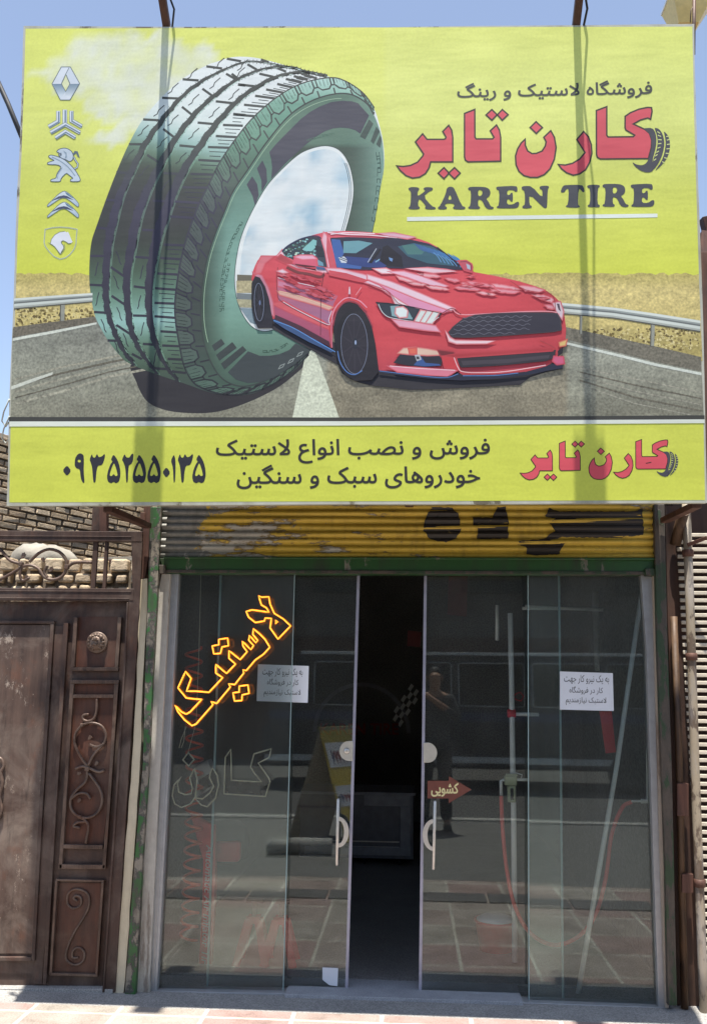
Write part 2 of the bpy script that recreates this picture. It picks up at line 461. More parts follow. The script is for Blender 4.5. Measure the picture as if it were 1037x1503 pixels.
# wheat field with a ragged skyline
sky = [(ledge(402)[0]+(1024-25)*i/160, 402+random.uniform(-2.2, 2.2)) for i in range(161)]; sky[-1] = (1024.5, 402)
def wheat(x, y):
    k = fbm(x*0.6, y*2.2, .09); b = grad([(402, (178, 166, 96)), (425, (202, 186, 122)), (470, (196, 180, 116)), (510, (172, 158, 96))], y)
    return tuple(max(0, q*(1.04+0.10*k)) for q in b)
a.poly(sky+[(1030, 530), (ledge(500)[0], 500)], wheat, grid=6, amp=0.18)
for i in range(620):                         # dark tufts of stubble between the stalks
    side = random.random() < .4
    x = random.uniform(24, 138) if side else random.uniform(826, 1024); y = random.uniform(452, 478) if side else random.uniform(482, 514)
    if not side and y > 484+(x-826)*.15+16: continue
    w_, h_ = random.uniform(.8, 3.2), random.uniform(.8, 2.6)
    a.poly([(x-w_, y+h_*.3), (x-w_*.3, y-h_), (x+w_*.6, y-h_*.6), (x+w_, y+h_*.5), (x, y+h_)], random.choice([(128, 112, 66), (150, 134, 82), (212, 198, 138), (108, 94, 56), (222, 208, 150)]), lift=False)
a.lift()
def asphalt(x, y):
    c = grad([(470, (126, 128, 118)), (520, (146, 148, 134)), (565, (142, 143, 127)), (612, (134, 133, 116))], y)
    if 480 < x < 830: c = lerp3(c, (138, 128, 106), 0.6)
    k = fbm(x*0.35, y, .045, 3)
    return tuple(max(0, q*(1+0.13*k)) for q in c)
# roadway
a.poly([(19, 482), (139, 465), (300, 450), (480, 448), (830, 482), (960, 512), (1028, 526), (1032, 610), (600, 613), (16, 614)], asphalt, grid=8, amp=0.22)
a.poly([(20, 480), (139, 464.5), (142, 473.5), (19, 495)], (112, 106, 92), amp=0.25)
a.poly([(830, 480), (960, 508), (1028, 524), (1028.5, 545), (960, 531), (830, 498)], (116, 112, 98), amp=0.25)
for k in range(5):                           # worn wheel tracks
    y0 = 545+k*9; a.stroke([(22, y0+12), (90, y0-6), (160, y0-20-k*2), (230, y0-34-k*2)], random.uniform(1.5, 3.5), (104, 100, 86) if k % 2 else (158, 156, 138), amp=.3, lift=False)
    a.stroke([(850, 540+k*6), (930, 556+k*9), (1028, 576+k*9)], random.uniform(1.5, 3), (110, 106, 92) if k % 2 else (154, 152, 136), amp=.3, lift=False)
a.lift()
a.poly([(19, 496.5), (80, 485), (142, 473), (142, 476), (80, 489), (19, 500.5)], (216, 221, 208), amp=0.1)
a.poly([(17, 567), (50, 555), (78, 546), (77, 550), (50, 560), (17, 572)], (206, 210, 196), amp=0.1)
a.poly([(830, 502), (900, 518), (960, 533), (1028.5, 547), (1028.5, 551), (960, 537), (900, 522), (830, 505.5)], (212, 218, 206), amp=0.1)
a.poly([(450, 512), (462, 515), (476, 552), (497.5, 613), (429, 613.3), (440, 560)], (206, 212, 190), amp=0.16)
# crash barriers
def rail(top, bot, post, xs):
    n = len(top)
    for x, y0, y1, wd in post: a.poly([(x-wd, y0), (x+wd, y0), (x+wd-1, y1), (x-wd-.6, y1)], (150, 152, 140)); a.poly([(x-wd, y0), (x-wd+1.5, y0), (x-wd+1, y1), (x-wd-.6, y1)], (92, 92, 84))
    seq = [(0, .22, (214, 222, 214)), (.22, .36, (150, 158, 154)), (.36, .5, (108, 114, 112)), (.5, .74, (206, 214, 206)), (.74, .9, (168, 174, 166)), (.9, 1, (84, 86, 80))]
    for t0, t1, c in seq:
        p = [(t[0], t[1]+(b[1]-t[1])*t0) for t, b in zip(top, bot)]; q = [(t[0], t[1]+(b[1]-t[1])*t1) for t, b in zip(top, bot)]
        a.poly(p+q[::-1], c, lift=False)
    a.lift()
rail([(21, 438), (70, 434.5), (136, 430)], [(20, 454), (70, 449.5), (136, 443.5)], [(92, 446, 471, 3.6)], 0)
rail([(824, 444.5), (900, 451.5), (960, 460), (1027, 470.5)], [(826, 461), (900, 467.5), (960, 477), (1029, 487.5)], [(957, 474, 508, 3.2), (852, 462, 490, 2.2)], 0)
# border lines under the picture
a.poly([(14, 612), (520, 612.8), (1033, 609.6), (1033, 615.5), (520, 618.2), (14, 618.6)], (66, 66, 62))
a.poly([(14, 618.6), (520, 618.2), (1033, 615.5), (1033, 621), (520, 624.5), (14, 626)], (222, 228, 216))
a.build('printed_background', bb)

# ------------------------------------------------------------------ printed tyre
t = Art(S, 0.0008)
SIL = [(460, 107), (432.6, 100.5), (409, 93), (384, 86.5), (363, 83.5), (340, 84), (318, 90.5), (303, 96), (268, 115.5), (238, 142), (210, 175), (189.4, 211), (171, 253), (156, 292), (142, 331.5), (134.5, 355), (131.6, 385),
       (132, 420), (138.5, 459.6), (148, 481), (159, 500), (178, 524), (194, 535.5), (233, 550.5), (268, 562), (305, 575), (330, 579.5), (367, 578.5), (396, 566.5), (430, 545), (454, 520), (500, 458), (530, 398), (547, 338), (557.5, 278), (563.5, 243), (562, 209),
       (555, 178), (548, 158), (532, 136), (506.6, 118.5), (483.5, 113)]
TP = [(549, 158), (532, 136), (506.6, 119), (483.5, 114), (444, 122), (407, 142), (370, 174), (342, 209), (321, 241), (305, 273.6), (291, 301), (277, 339), (268, 370), (261, 406), (256.5, 445.7), (258, 475), (263, 505), (270, 537), (282, 559), (296, 569), (321, 577.5), (350, 579), (385, 571), (420, 551), (453, 521)]
SP = [(548, 168), (538, 152), (516, 139), (490, 138), (456, 148.5), (424, 170), (391, 209), (363, 250), (342, 281), (328, 314), (316, 343), (305, 376), (299, 405), (295.5, 430), (294.5, 455), (295.5, 480), (300, 505), (308, 528), (320, 549), (335, 561.5), (355, 567), (378, 563), (400, 553), (425, 536), (455, 514)]
RIM = [(476.5, 214), (497, 220), (511, 239), (518, 267), (518, 290), (512, 320), (503, 350), (488, 392), (470, 428), (446, 458), (424, 476), (401.5, 484), (384, 486), (367, 477), (352, 453), (345, 424), (345, 395), (351, 358), (361, 329), (374.7, 301), (391, 273.6), (409, 253), (432.6, 231), (451, 220)]
blk = spline([(196, 533), (200, 560), (215, 588), (240, 601), (275, 606), (320, 604), (372, 587), (420, 560), (452, 523), (360, 540), (270, 540)], 5, True)
t.poly([(p.x, p.y) for p in blk], (48, 46, 50), amp=.03)
def tread(x, y):
    d = grad([(100, (228, 236, 233)), (165, (214, 230, 224)), (196, (150, 194, 184)), (222, (98, 132, 106)), (246, (70, 80, 68)), (300, (64, 64, 68)), (352, (60, 66, 60)), (395, (70, 96, 74)), (432, (98, 142, 118)), (470, (144, 198, 188)), (505, (88, 126, 100)), (545, (66, 90, 70)), (580, (62, 80, 72))], y-0.24*(x-215) if y < 330 else y+0.10*(x-215))
    g0 = sum(d)/3; return tuple(q+(g0-q)*.22 for q in d)
def groove(x, y): return grad([(120, (66, 70, 66)), (220, (74, 80, 78)), (300, (68, 66, 84)), (400, (56, 54, 70)), (560, (44, 46, 52))], y)
sil = [(p.x, p.y) for p in spline(SIL, 4, True)]
t.poly(sil, tread, grid=8, amp=.02)
# ribs: grooves between them
GR = [([(455, 107), (430, 100), (409, 96), (386, 91.5), (360, 91), (329, 102.4), (293.6, 121), (263.5, 146), (236, 179), (213, 212), (196, 246), (178, 283), (166, 324), (159, 360), (156, 406), (156, 434), (159.5, 460), (170, 490), (182.5, 515), (198, 536)], 6),
      ([(455, 108), (428, 99), (393, 100), (362, 110), (340, 122), (312, 143), (282, 172), (256.5, 206), (236, 241), (217, 278), (201, 320), (192, 369), (186.5, 406), (187.5, 446), (192, 480), (203, 508), (216, 528), (232, 549)], 6.5),
      ([(480, 112), (453, 106.5), (428, 107.5), (398, 116), (363, 137), (342, 155), (314, 186), (291, 218), (270, 250), (253, 285), (240, 320), (232, 344), (225, 376), (219.5, 415), (219.5, 457), (226.5, 497), (242.6, 534), (262, 560)], 7)]
def wid(p, w0): return w0*grad([(84, (.35,)), (130, (.9,)), (230, (1.35,)), (330, (1.9,)), (420, (1.55,)), (500, (1.2,)), (560, (.6,))], p.y)[0]
for g_, w0 in GR:
    sp = spline(g_, 5)
    jag = [Vector((p.x+1.1*math.sin(i*1.9), p.y)) for i, p in enumerate(sp)]
    t.stroke(jag, [wid(p, w0)*1.12 for p in sp], groove, lift=False)
    off = [Vector((p.x+wid(p, w0)*.62, p.y+wid(p, w0)*.2)) for p in sp]
    t.stroke(off, [wid(p, w0)*.3 for p in sp], lambda x, y: lerp3(tread(x, y), (150, 200, 175), .35), lift=False)
for g_, w0 in GR:                            # toothed block edges along the grooves
    sp = spline(g_, 14)
    for i in range(2, len(sp)-2, 3):
        p = sp[i]; d_ = (sp[i+1]-sp[i-1]).normalized(); n_ = Vector((-d_.y, d_.x)); hw = wid(p, w0)*.5
        for sg in (-1, 1): t.stroke([(p.x+n_.x*sg*hw, p.y+n_.y*sg*hw), (p.x+n_.x*sg*(hw+1.8), p.y+n_.y*sg*(hw+1.8))], .8, groove, lift=False)
t.lift()
o3 = (120, 70); s3 = 4.321; o4 = (120, 330); s4 = 4.321; o5 = (340, 70); s5 = 4.321
R3 = [((390, 455), (490, 460)), ((510, 318), (610, 322)), ((640, 200), (742, 208)), ((790, 118), (890, 132)), ((920, 70), (1010, 86)), ((300, 612), (392, 612)), ((220, 790), (312, 795)), ((155, 965), (240, 970)), ((95, 1140), (185, 1150)),
      ((915, 165), (985, 205)), ((765, 260), (835, 310)), ((636, 375), (705, 430)), ((517, 515), (595, 575)), ((415, 680), (492, 728)),
      ((990, 235), (1037, 240)), ((850, 340), (960, 352)), ((735, 475), (845, 485)), ((620, 620), (728, 630)), ((520, 795), (622, 800)), ((450, 970), (552, 975)), ((385, 1155), (500, 1160)),
      ((960, 420), (1040, 428)), ((895, 490), (1022, 495)), ((850, 560), (988, 568)), ((800, 630), (942, 635)), ((740, 712), (882, 720)), ((690, 800), (842, 805)), ((640, 885), (802, 888)), ((590, 975), (757, 985)), ((560, 1070), (717, 1080))]
R4 = [((55, 197), (150, 197)), ((50, 380), (142, 384)), ((78, 553), (165, 558)), ((165, 733), (222, 735)), ((185, 268), (277, 332)), ((190, 450), (272, 505)), ((220, 635), (307, 692)), ((318, 818), (382, 852)),
      ((340, 203), (442, 210)), ((330, 390), (418, 402)), ((325, 575), (418, 577)), ((388, 755), (462, 760)), ((460, 910), (547, 915)),
      ((520, 125), (652, 130)), ((500, 210), (632, 218)), ((480, 308), (607, 315)), ((465, 402), (602, 412)), ((462, 495), (597, 500)), ((462, 580), (597, 590)), ((500, 675), (604, 682)), ((510, 765), (617, 770)), ((545, 850), (642, 855)), ((572, 930), (662, 940))]
R5 = [((10, 423), (152, 435)), ((78, 362), (212, 375)), ((148, 305), (277, 322)), ((218, 265), (337, 287)), ((288, 230), (397, 255)), ((343, 198), (442, 222)), ((393, 180), (482, 205)), ((440, 165), (540, 195)), ((175, 165), (265, 185)), ((40, 232), (165, 247)), ((100, 105), (160, 140)), ((0, 165), (45, 200)), ((290, 130), (345, 152)), ((185, 75), (235, 92))]
for (L, o, sc) in ((R3, o3, s3), (R4, o4, s4), (R5, o5, s5)):
    for p, q in L: t.stroke(Z(o[0], o[1], sc, [p, q]), 3.5, groove, lift=False)
t.lift()
for (L, o, sc) in ((R3[21:], o3, s3), (R4[13:], o4, s4), (R5[:8], o5, s5)):   # thin slots of the ribbed shoulder band
    zz = [Z(o[0], o[1], sc, pq) for pq in L]
    for (p, q), (p2, q2) in zip(zz, zz[1:]):
        for f_, a0, a1 in ((.33, .2, .95), (.66, .35, .85)):
            A = (p[0]+(p2[0]-p[0])*f_, p[1]+(p2[1]-p[1])*f_); B = (q[0]+(q2[0]-q[0])*f_, q[1]+(q2[1]-q[1])*f_)
            t.stroke([lerp3(A, B, a0), lerp3(A, B, a1)], 1.1, groove, lift=False)
for z0, L in ((o3, [(490, 400), (580, 258), (700, 165), (870, 100), (390, 525), (300, 680), (580, 460), (710, 330), (845, 225), (510, 600), (1000, 160), (395, 780), (840, 410), (965, 295), (710, 545), (630, 700), (1020, 110), (530, 870)]),
              (o4, [(95, 280), (100, 470), (140, 640), (235, 210), (220, 365), (240, 565), (280, 730), (380, 300), (365, 490), (385, 660), (465, 840), (220, 770)])):
    for x, y in L:                                            # wavy sipes on the blocks
        px, py = z0[0]+x/4.321, z0[1]+y/4.321; sl = .75 if z0 is o3 else -.25; h = 10
        dx, dy = ((8, -9) if z0 is o3 else (2.5 if x > 320 or x < 110 else -4, -11))
        t.stroke([(px-dx, py-dy*.9), (px-dx*.3, py-dy*.5), (px-dx*.05, py+dy*.1), (px+dx*.4, py+dy*.45), (px+dx, py+dy*.9)], 1.35, groove, lift=False)
t.lift()
# shoulder: band between tread and side wall with U-shaped lugs
TS = spline(TP, 8); SS = spline(SP, 8); KN = len(TS)
def TV(u, v):
    i = max(0, min(KN-1.001, u)); k = int(i); f_ = i-k
    A = TS[k].lerp(TS[k+1], f_); B = SS[k].lerp(SS[k+1], f_); p = A.lerp(B, v); return (p.x, p.y)
def shc(x, y): return grad([(120, (172, 208, 196)), (150, (120, 166, 146)), (205, (100, 142, 120)), (250, (86, 110, 94)), (300, (72, 78, 78)), (400, (64, 72, 68)), (500, (62, 74, 68)), (580, (70, 96, 82))], y)
t.poly([(p.x, p.y) for p in TS]+[(p.x, p.y) for p in reversed(SS)], shc, grid=7)
ed = [TV(i*.5, 0) for i in range(0, 2*KN-1)]
t.stroke(ed, 1.8, groove, lift=False)
arc = [0]
for i in range(1, KN): arc.append(arc[-1]+((TS[i]+SS[i])/2-(TS[i-1]+SS[i-1])/2).length)
def u_at(d):
    for i in range(1, KN):
        if arc[i] >= d: return i-1+(d-arc[i-1])/(arc[i]-arc[i-1])
    return KN-1
nb = 31; us = [u_at(arc[-1]*(1-(1-k/nb))) for k in range(nb+1)]
for k in range(nb):
    u0, u1 = us[k], us[k+1]; q = lambda f_, v: TV(u0+(u1-u0)*f_, v)
    t.poly([q(.12, .05), q(.12, .42), q(.3, .6), q(.7, .6), q(.88, .42), q(.88, .05)], lambda x, y: lerp3(shc(x, y), (190, 225, 210), .12), lift=False)
    t.stroke([q(.1, .0), q(.1, .42), q(.3, .64), q(.7, .64), q(.9, .42), q(.9, 0)], 2.3, groove, lift=False)
    t.stroke([q(.3, .08), q(.3, .42)], .8, groove, lift=False); t.stroke([q(.52, .05), q(.52, .48)], .8, groove, lift=False); t.stroke([q(.72, .08), q(.72, .4)], .8, groove, lift=False)
    t.stroke([q(0, .62), q(0, 1)], 2.2, groove, lift=False); t.stroke([q(.1, .44), q(-.1, .44)], 2.0, groove, lift=False)
t.lift()
# side wall
SW = [(p.x, p.y) for p in spline([p for p in SP]+[(478, 482), (500, 455), (525, 398), (546, 338), (557.5, 278), (563, 243.6), (561, 209), (555, 185)], 4, True)]
def side(x, y):
    d = side0(x, y); g0 = sum(d)/3; return tuple(q+(g0-q)*.22 for q in d)
def side0(x, y):
    cx, cy = 430, 350
    if x > 430 and y < 400:
        r = x-(472+0.16*(400-y)*(1 if y > 200 else 1)); e = max(0, min(1, (x-505)/55))
        return lerp3((62, 84, 70), (118, 164, 146), e**1.3) if y > 215 else lerp3((90, 128, 106), (114, 156, 136), e)
    a0 = grad([(138, (108, 150, 126)), (200, (92, 130, 104)), (260, (92, 136, 116)), (330, (112, 162, 144)), (430, (126, 180, 162)), (480, (108, 158, 136)), (530, (82, 120, 100)), (570, (62, 90, 76))], y)
    e = grad([(294, (0.0,)), (312, (.45,)), (335, (1.0,))], x-max(0, (330-y))*.35 if y < 330 else x)[0]
    return lerp3((54, 74, 60), a0, e if y > 300 else .55+.45*e)
t.poly(SW, side, grid=7, amp=.02)
t.stroke([(p.x, p.y) for p in SS], 2.0, (58, 66, 64))
inn = [(p[0]+(430-p[0])*.035, p[1]+(350-p[1])*.035) for p in [(q.x, q.y) for q in SS]]
t.stroke(inn[20:130], .9, (160, 190, 160))
dk = (74, 74, 86)
def D5(L, c=dk): t.poly(Z(340, 70, 4.321, L), c, lift=False)
D5([(238, 662), (280, 612), (330, 560), (440, 450), (500, 405), (560, 372), (630, 345), (700, 336), (760, 340), (800, 352), (870, 430), (815, 545), (780, 522), (740, 510), (690, 506), (640, 512), (590, 530), (540, 560), (480, 605), (420, 660), (370, 705), (330, 745), (290, 790), (250, 832), (256, 760), (250, 705)])
D5([(160, 765), (195, 715), (220, 770), (225, 850), (190, 915), (188, 840)]); D5([(95, 868), (130, 815), (162, 865), (172, 935), (148, 1002), (132, 940)])
D5([(812, 562), (870, 455), (897, 482), (845, 582)], (70, 86, 80)); D5([(880, 592), (915, 500), (938, 530), (898, 612)], (70, 86, 80)); D5([(915, 612), (940, 555), (950, 580), (940, 635)], (70, 86, 80))
def D4(L, c=dk): t.poly(Z(120, 330, 4.321, L), c, lift=False)
D4([(825, 765), (885, 722), (907, 755), (843, 802)], (58, 66, 66)); D4([(852, 825), (955, 743), (983, 780), (873, 862)], (58, 66, 66)); D4([(882, 880), (1020, 768), (1045, 795), (905, 918)], (58, 66, 66))
t.poly(Z(280, 300, 3.457, [(188, 852), (290, 745), (350, 768), (400, 768), (450, 760), (500, 738), (530, 705), (610, 738), (560, 785), (480, 842), (420, 878), (360, 900), (290, 907), (230, 890)]), (62, 70, 72), lift=False)
t.lift()
def glyph_row(pts, wd, h, n, c):             # the illegible raised lettering round the side wall
    sp = spline(pts, 12); L = len(sp)
    for k in range(n):
        i = int((k+.5)/n*(L-2)); p = sp[i]; d = (sp[i+1]-sp[i]).normalized(); nn = Vector((-d.y, d.x)); e = (sp[-1]-sp[0]).length/n*.36
        b = [p-d*e-nn*h, p+d*e-nn*h, p+d*e+nn*h, p-d*e+nn*h]
        sel = random.choice([[0, 1, 2, 3], [1, 0, 3, 2], [0, 3, 2], [3, 0, 1, 2]])
        t.stroke([b[j] for j in sel], wd, c, lift=False)
glyph_row([(554, 224), (556, 250), (553, 290), (546, 332)], 1.0, 2.2, 13, (58, 86, 76))
glyph_row([(354, 328), (340, 355), (331, 385), (325, 420), (323, 462)], .8, 1.5, 26, (62, 92, 78)); glyph_row([(336, 388), (329, 425), (327, 460)], .8, 1.3, 15, (62, 92, 78))
glyph_row([(386, 516), (404, 514), (426, 502)], .8, 1.3, 10, (52, 78, 66)); glyph_row([(452, 206), (470, 200), (492, 196)], .7, 1.2, 12, (76, 110, 92))
for gx, gy in ((413, 538), (427, 530), (440, 520)):
    t.stroke([(gx-4.5, gy+3.5), (gx+2, gy+.5), (gx+4.5, gy-4), (gx-1.5, gy-1.5)], 1.1, (150, 160, 156), closed=True, lift=False)
t.lift()
# hub opening
rim = [(p.x, p.y) for p in spline(RIM, 5, True)]
t.poly(rim, (228, 234, 232)); t.stroke(rim, 1.0, (70, 84, 80), closed=True)
cx, cy = 432, 352
hub = [(cx+(x-cx)*(.955 if x > cx else .93)+1, cy+(y-cy)*.955-1) for x, y in rim]
def hubc(x, y):
    k = fbm(x, y, .022, 4); b = (214, 224, 226)
    if y < 402: return lerp3(b, (150, 186, 206), max(0, min(.8, -k*1.3+.02))) if k < .1 else lerp3(b, (234, 238, 236), min(1, k))
    return b
t.poly(hub, hubc, grid=8)
rr = rim[10:30]
for off in (3.2, 6.0): t.stroke([(x-off, y) for x, y in rr], .9, (74, 84, 84), lift=False)
t.lift()
t.poly([(348, 403), (374, 404), (374, 412), (348, 412)], (112, 108, 92)); t.poly([(347, 412), (374, 412), (374, 430), (347, 430)], (186, 176, 138), amp=.2)
t.poly([(347, 430), (374, 432), (374, 440), (348, 439)], (120, 130, 132)); t.poly([(347, 439), (374, 440), (374, 452), (352, 451)], (176, 172, 140), amp=.2); t.poly([(352, 452), (376, 453), (380, 478), (367, 473)], (128, 148, 158))
t.build('printed_tyre', bb)
# ------------------------------------------------------------------ printed car
c = Art(S, 0.0022)
A1 = lambda L: Z(360, 330, 4.3208, L)
A2 = lambda L: Z(540, 330, 3.4567, L)
c.poly(A1([(165, 590), (170, 660), (250, 705), (320, 745), (415, 792), (500, 842), (590, 890), (612, 940), (660, 975), (720, 1000), (800, 1020)])+A2([(100, 825), (215, 838), (400, 832), (770, 812), (822, 772), (900, 748), (985, 730), (985, 690), (700, 690), (60, 700)])+A1([(600, 760)]), (50, 48, 54), amp=.02)
body = A1([(38, 350), (46, 300), (60, 262), (78, 225), (108, 201), (170, 199), (208, 190), (235, 163), (290, 120), (350, 88), (430, 64), (500, 46), (560, 41), (640, 39), (760, 45), (860, 54)])+A2([(140, 46), (200, 58), (260, 72), (310, 90), (350, 112), (400, 150), (450, 184), (470, 184), (498, 187), (518, 200), (523, 215), (520, 232), (540, 240), (640, 258), (760, 285), (850, 312), (905, 335), (940, 360), (965, 385), (985, 420), (996, 470), (1003, 530), (1000, 580), (988, 630), (960, 660), (950, 690), (900, 718), (800, 745), (640, 760), (480, 762), (450, 745), (300, 760), (200, 752), (54, 738)])+A1([(845, 922), (800, 640), (700, 500), (600, 520), (560, 600), (548, 780), (470, 745), (330, 668), (200, 600), (172, 596), (150, 500), (100, 380)])
def red(x, y):
    b = grad([(340, (222, 96, 110)), (385, (214, 78, 90)), (430, (212, 74, 84)), (500, (206, 74, 82)), (550, (190, 72, 84))], y)
    if x < 480: b = lerp3(b, (190, 84, 96), .35*(1 if y > 420 else .4))
    if x > 745: b = lerp3(b, (190, 66, 74), (x-745)/130)
    return b
c.poly(body, red, grid=8, amp=.02)
def soft(L, col_, k):                       # shape with a soft printed edge
    if k.pop('round', False):                # thin broken streaks of light following the panel
        cx_ = sum(p[0] for p in L)/len(L); cy_ = sum(p[1] for p in L)/len(L); sl_ = .10 if cx_ > 600 else .25
        L = [(cx_+(x-cx_), cy_+(y-cy_)*.42+(x-cx_)*sl_) for x, y in densify(L, 3)]
        L = [(x+random.uniform(-.8, .8), y+random.uniform(-.55, .55)) for x, y in L]; col_ = lerp3(red(cx_, cy_), col_, .72)
    if not callable(col_) and k.pop('edge', True) and col_[0]-col_[2]*.55 > 90:
        for wd, f_ in ((5.2, .2), (3.8, .42), (2.4, .64), (1.2, .84)):
            c.stroke(L, wd, lambda x, y: lerp3(red(x, y), col_, f_), closed=True, lift=False); c.z += c.step*.12
    c.poly(L, col_, lift=False, **k); c.z += c.step*.05
def q1(L, col_, **k): soft(A1(L), col_, k)
def q2(L, col_, **k): soft(A2(L), col_, k)
def k1(L, w_, col_, sp=True, **k): c.stroke([(p[0], p[1]) for p in (spline(A1(L), 5) if sp and len(L) > 2 else A1(L))], w_, col_, lift=False, **k)
def k2(L, w_, col_, sp=True, **k): c.stroke([(p[0], p[1]) for p in (spline(A2(L), 5) if sp and len(L) > 2 else A2(L))], w_, col_, lift=False, **k)
pk = (226, 178, 196); lt = (228, 206, 216); dr = (168, 54, 62)
# flank and door
q1([(204, 340), (300, 366), (480, 412), (560, 440), (585, 450), (560, 500), (540, 560), (530, 620), (520, 655), (430, 612), (300, 552), (215, 505), (200, 420)], lambda x, y: lerp3((196, 104, 128), (158, 108, 140), min(1, max(0, (y-412)/60))), grid=5)
c.lift()
q1([(212, 360), (480, 430), (560, 455), (545, 470), (480, 452), (212, 384)], (206, 132, 158)); q1([(175, 505), (240, 490), (330, 540), (480, 610), (520, 640), (526, 670), (430, 628), (300, 570), (190, 520)], (214, 96, 104))
q1([(182, 520), (300, 575), (525, 672), (535, 745), (440, 705), (250, 612), (182, 575)], (172, 84, 112)); q1([(210, 425), (330, 452), (480, 498), (545, 525), (530, 535), (470, 512), (320, 468), (222, 440)], (222, 176, 160))
q1([(60, 310), (100, 325), (140, 400), (170, 495), (175, 570), (160, 560), (140, 470), (110, 380), (80, 335)], (206, 138, 158)); q1([(105, 205), (168, 203), (120, 240), (95, 300), (70, 305), (80, 250)], (216, 120, 130))
q1([(232, 170), (210, 196), (250, 235), (330, 268), (470, 290), (500, 300), (560, 285), (520, 278), (440, 268), (300, 235), (250, 205)], (232, 196, 206))
q1([(225, 196), (300, 240), (310, 246), (250, 238), (205, 215)], (176, 70, 80)); q1([(350, 258), (440, 272), (452, 292), (380, 276)], (110, 48, 56))
c.lift()
k1([(262, 268), (330, 300), (400, 312), (470, 330), (500, 315)], 4, (120, 56, 60)); k1([(300, 320), (360, 340), (480, 360)], 3, (150, 62, 70))
k1([(206, 335), (300, 360), (480, 400)], 1.2, lt); k1([(206, 270), (198, 330), (204, 430), (222, 480), (330, 545), (520, 640)], .8, (110, 48, 58)); k1([(500, 300), (486, 380), (478, 500), (476, 700)], .9, (90, 44, 56))
k1([(240, 488), (330, 540), (520, 632), (528, 600), (548, 545)], 1.1, lt); k1([(215, 420), (340, 450), (470, 500), (545, 522)], 1.0, (232, 200, 170))
c.lift()
q1([(210, 296), (235, 290), (258, 300), (258, 322), (235, 328), (214, 318)], (170, 70, 84)); q1([(212, 294), (236, 288), (258, 300), (236, 302)], lt); q1([(218, 312), (258, 310), (256, 324), (236, 328)], (96, 40, 52))
# side glass
q1([(232, 168), (262, 138), (310, 108), (360, 88), (430, 74), (465, 80), (490, 112), (508, 170), (524, 268), (500, 266), (440, 255), (330, 232), (300, 218), (255, 200)], (58, 66, 78))
c.lift()
gcol = [(150, 206, 206), (120, 176, 176), (70, 96, 84), (190, 214, 196), (52, 60, 60), (96, 140, 130)]
for i in range(75):
    x = random.uniform(245, 440); y = random.uniform(max(92, 168-(x-245)*.72), 205); r_ = random.uniform(4, 12)
    q1([(x+r_*math.cos(k)*random.uniform(.6, 1.2), y+r_*.7*math.sin(k)*random.uniform(.6, 1.2)) for k in (0, 1.1, 2.2, 3.3, 4.4, 5.4)], random.choice(gcol))
c.lift()
q1([(365, 150), (430, 92), (452, 100), (448, 140), (420, 168), (372, 165)], (136, 196, 194)); q1([(450, 215), (492, 240), (496, 262), (452, 256)], (110, 156, 176)); q1([(440, 130), (486, 140), (500, 200), (460, 200)], (42, 46, 56))
k1([(232, 168), (262, 138), (310, 108), (360, 86), (430, 70), (470, 78), (492, 112), (510, 170), (524, 268)], 1.6, (54, 60, 92))
# wind screen
q1([(528, 95), (540, 84), (640, 78), (760, 82), (900, 92), (1000, 100)], (40, 44, 70)) if False else None
scr = A1([(528, 92), (545, 82), (640, 77), (760, 80), (860, 86)])+A2([(150, 66), (230, 78), (310, 96), (350, 116), (400, 152), (440, 184), (485, 228), (400, 228), (250, 224), (100, 220), (60, 220)])+A1([(830, 286), (740, 286), (640, 280), (572, 276), (548, 180)])
c.poly(scr, (44, 48, 68))
q1([(545, 90), (600, 95), (625, 180), (600, 225), (640, 245), (740, 262), (730, 280), (640, 274), (580, 270), (555, 180)], (66, 102, 168)); q1([(622, 104), (720, 100), (806, 116), (700, 180), (620, 178)], (110, 160, 170))
q1([(600, 215), (640, 200), (800, 212), (900, 250), (880, 272), (760, 268), (640, 248)], (52, 70, 128)); q1([(870, 140), (900, 128), (990, 200), (1000, 270), (900, 262), (850, 230)], (30, 30, 42)); q1([(780, 240), (850, 150), (862, 156), (800, 245)], (30, 30, 40))
k1([(775, 238), (830, 150)], 1.0, (190, 200, 210)); q1([(822, 232), (852, 214), (850, 224), (824, 240)], (130, 176, 206)); q1([(908, 206), (934, 214), (930, 234), (914, 226)], (110, 150, 200))
q1([(588, 208), (625, 200), (645, 220), (640, 242), (608, 240)], (206, 214, 222)); k1([(592, 214), (640, 232)], 1.2, (60, 70, 90)); k1([(600, 205), (644, 222)], 1.2, (60, 70, 90))
q2([(150, 110), (230, 92), (330, 112), (400, 160), (440, 210), (300, 195), (200, 160)], (56, 96, 112)); q2([(170, 105), (240, 96), (300, 120), (270, 150), (200, 150)], (74, 122, 120))
c.lift()
for k in range(9):
    x = 230+k*24; q2([(x, 92+k*7), (x+36, 106+k*8), (x+60, 138+k*7), (x+30, 124+k*7)], (64, 100+k*4, 150+k*5))
for k in range(7):
    x = 330+k*20; k2([(x, 140+k*8), (x+22, 160+k*7), (x+40, 190+k*5)], 1.2, (96, 150, 200))
k2([(350, 114), (400, 152), (440, 186), (488, 230)], 1.6, (30, 32, 50)); k1([(528, 92), (548, 180), (572, 276)], 2.2, (36, 40, 70))
q1([(500, 60), (525, 85), (552, 200), (568, 280), (530, 276), (512, 170), (490, 95)], (232, 184, 198)); q1([(520, 70), (552, 200), (564, 272), (545, 270), (525, 170)], (206, 90, 104))
k1([(520, 48), (640, 60), (800, 66), (1000, 86)], 1.6, (236, 214, 222)); k1([(540, 60), (640, 50), (820, 56)], 1.4, (240, 220, 228)); q2([(60, 44), (130, 46), (230, 62), (200, 66), (110, 54)], pk)
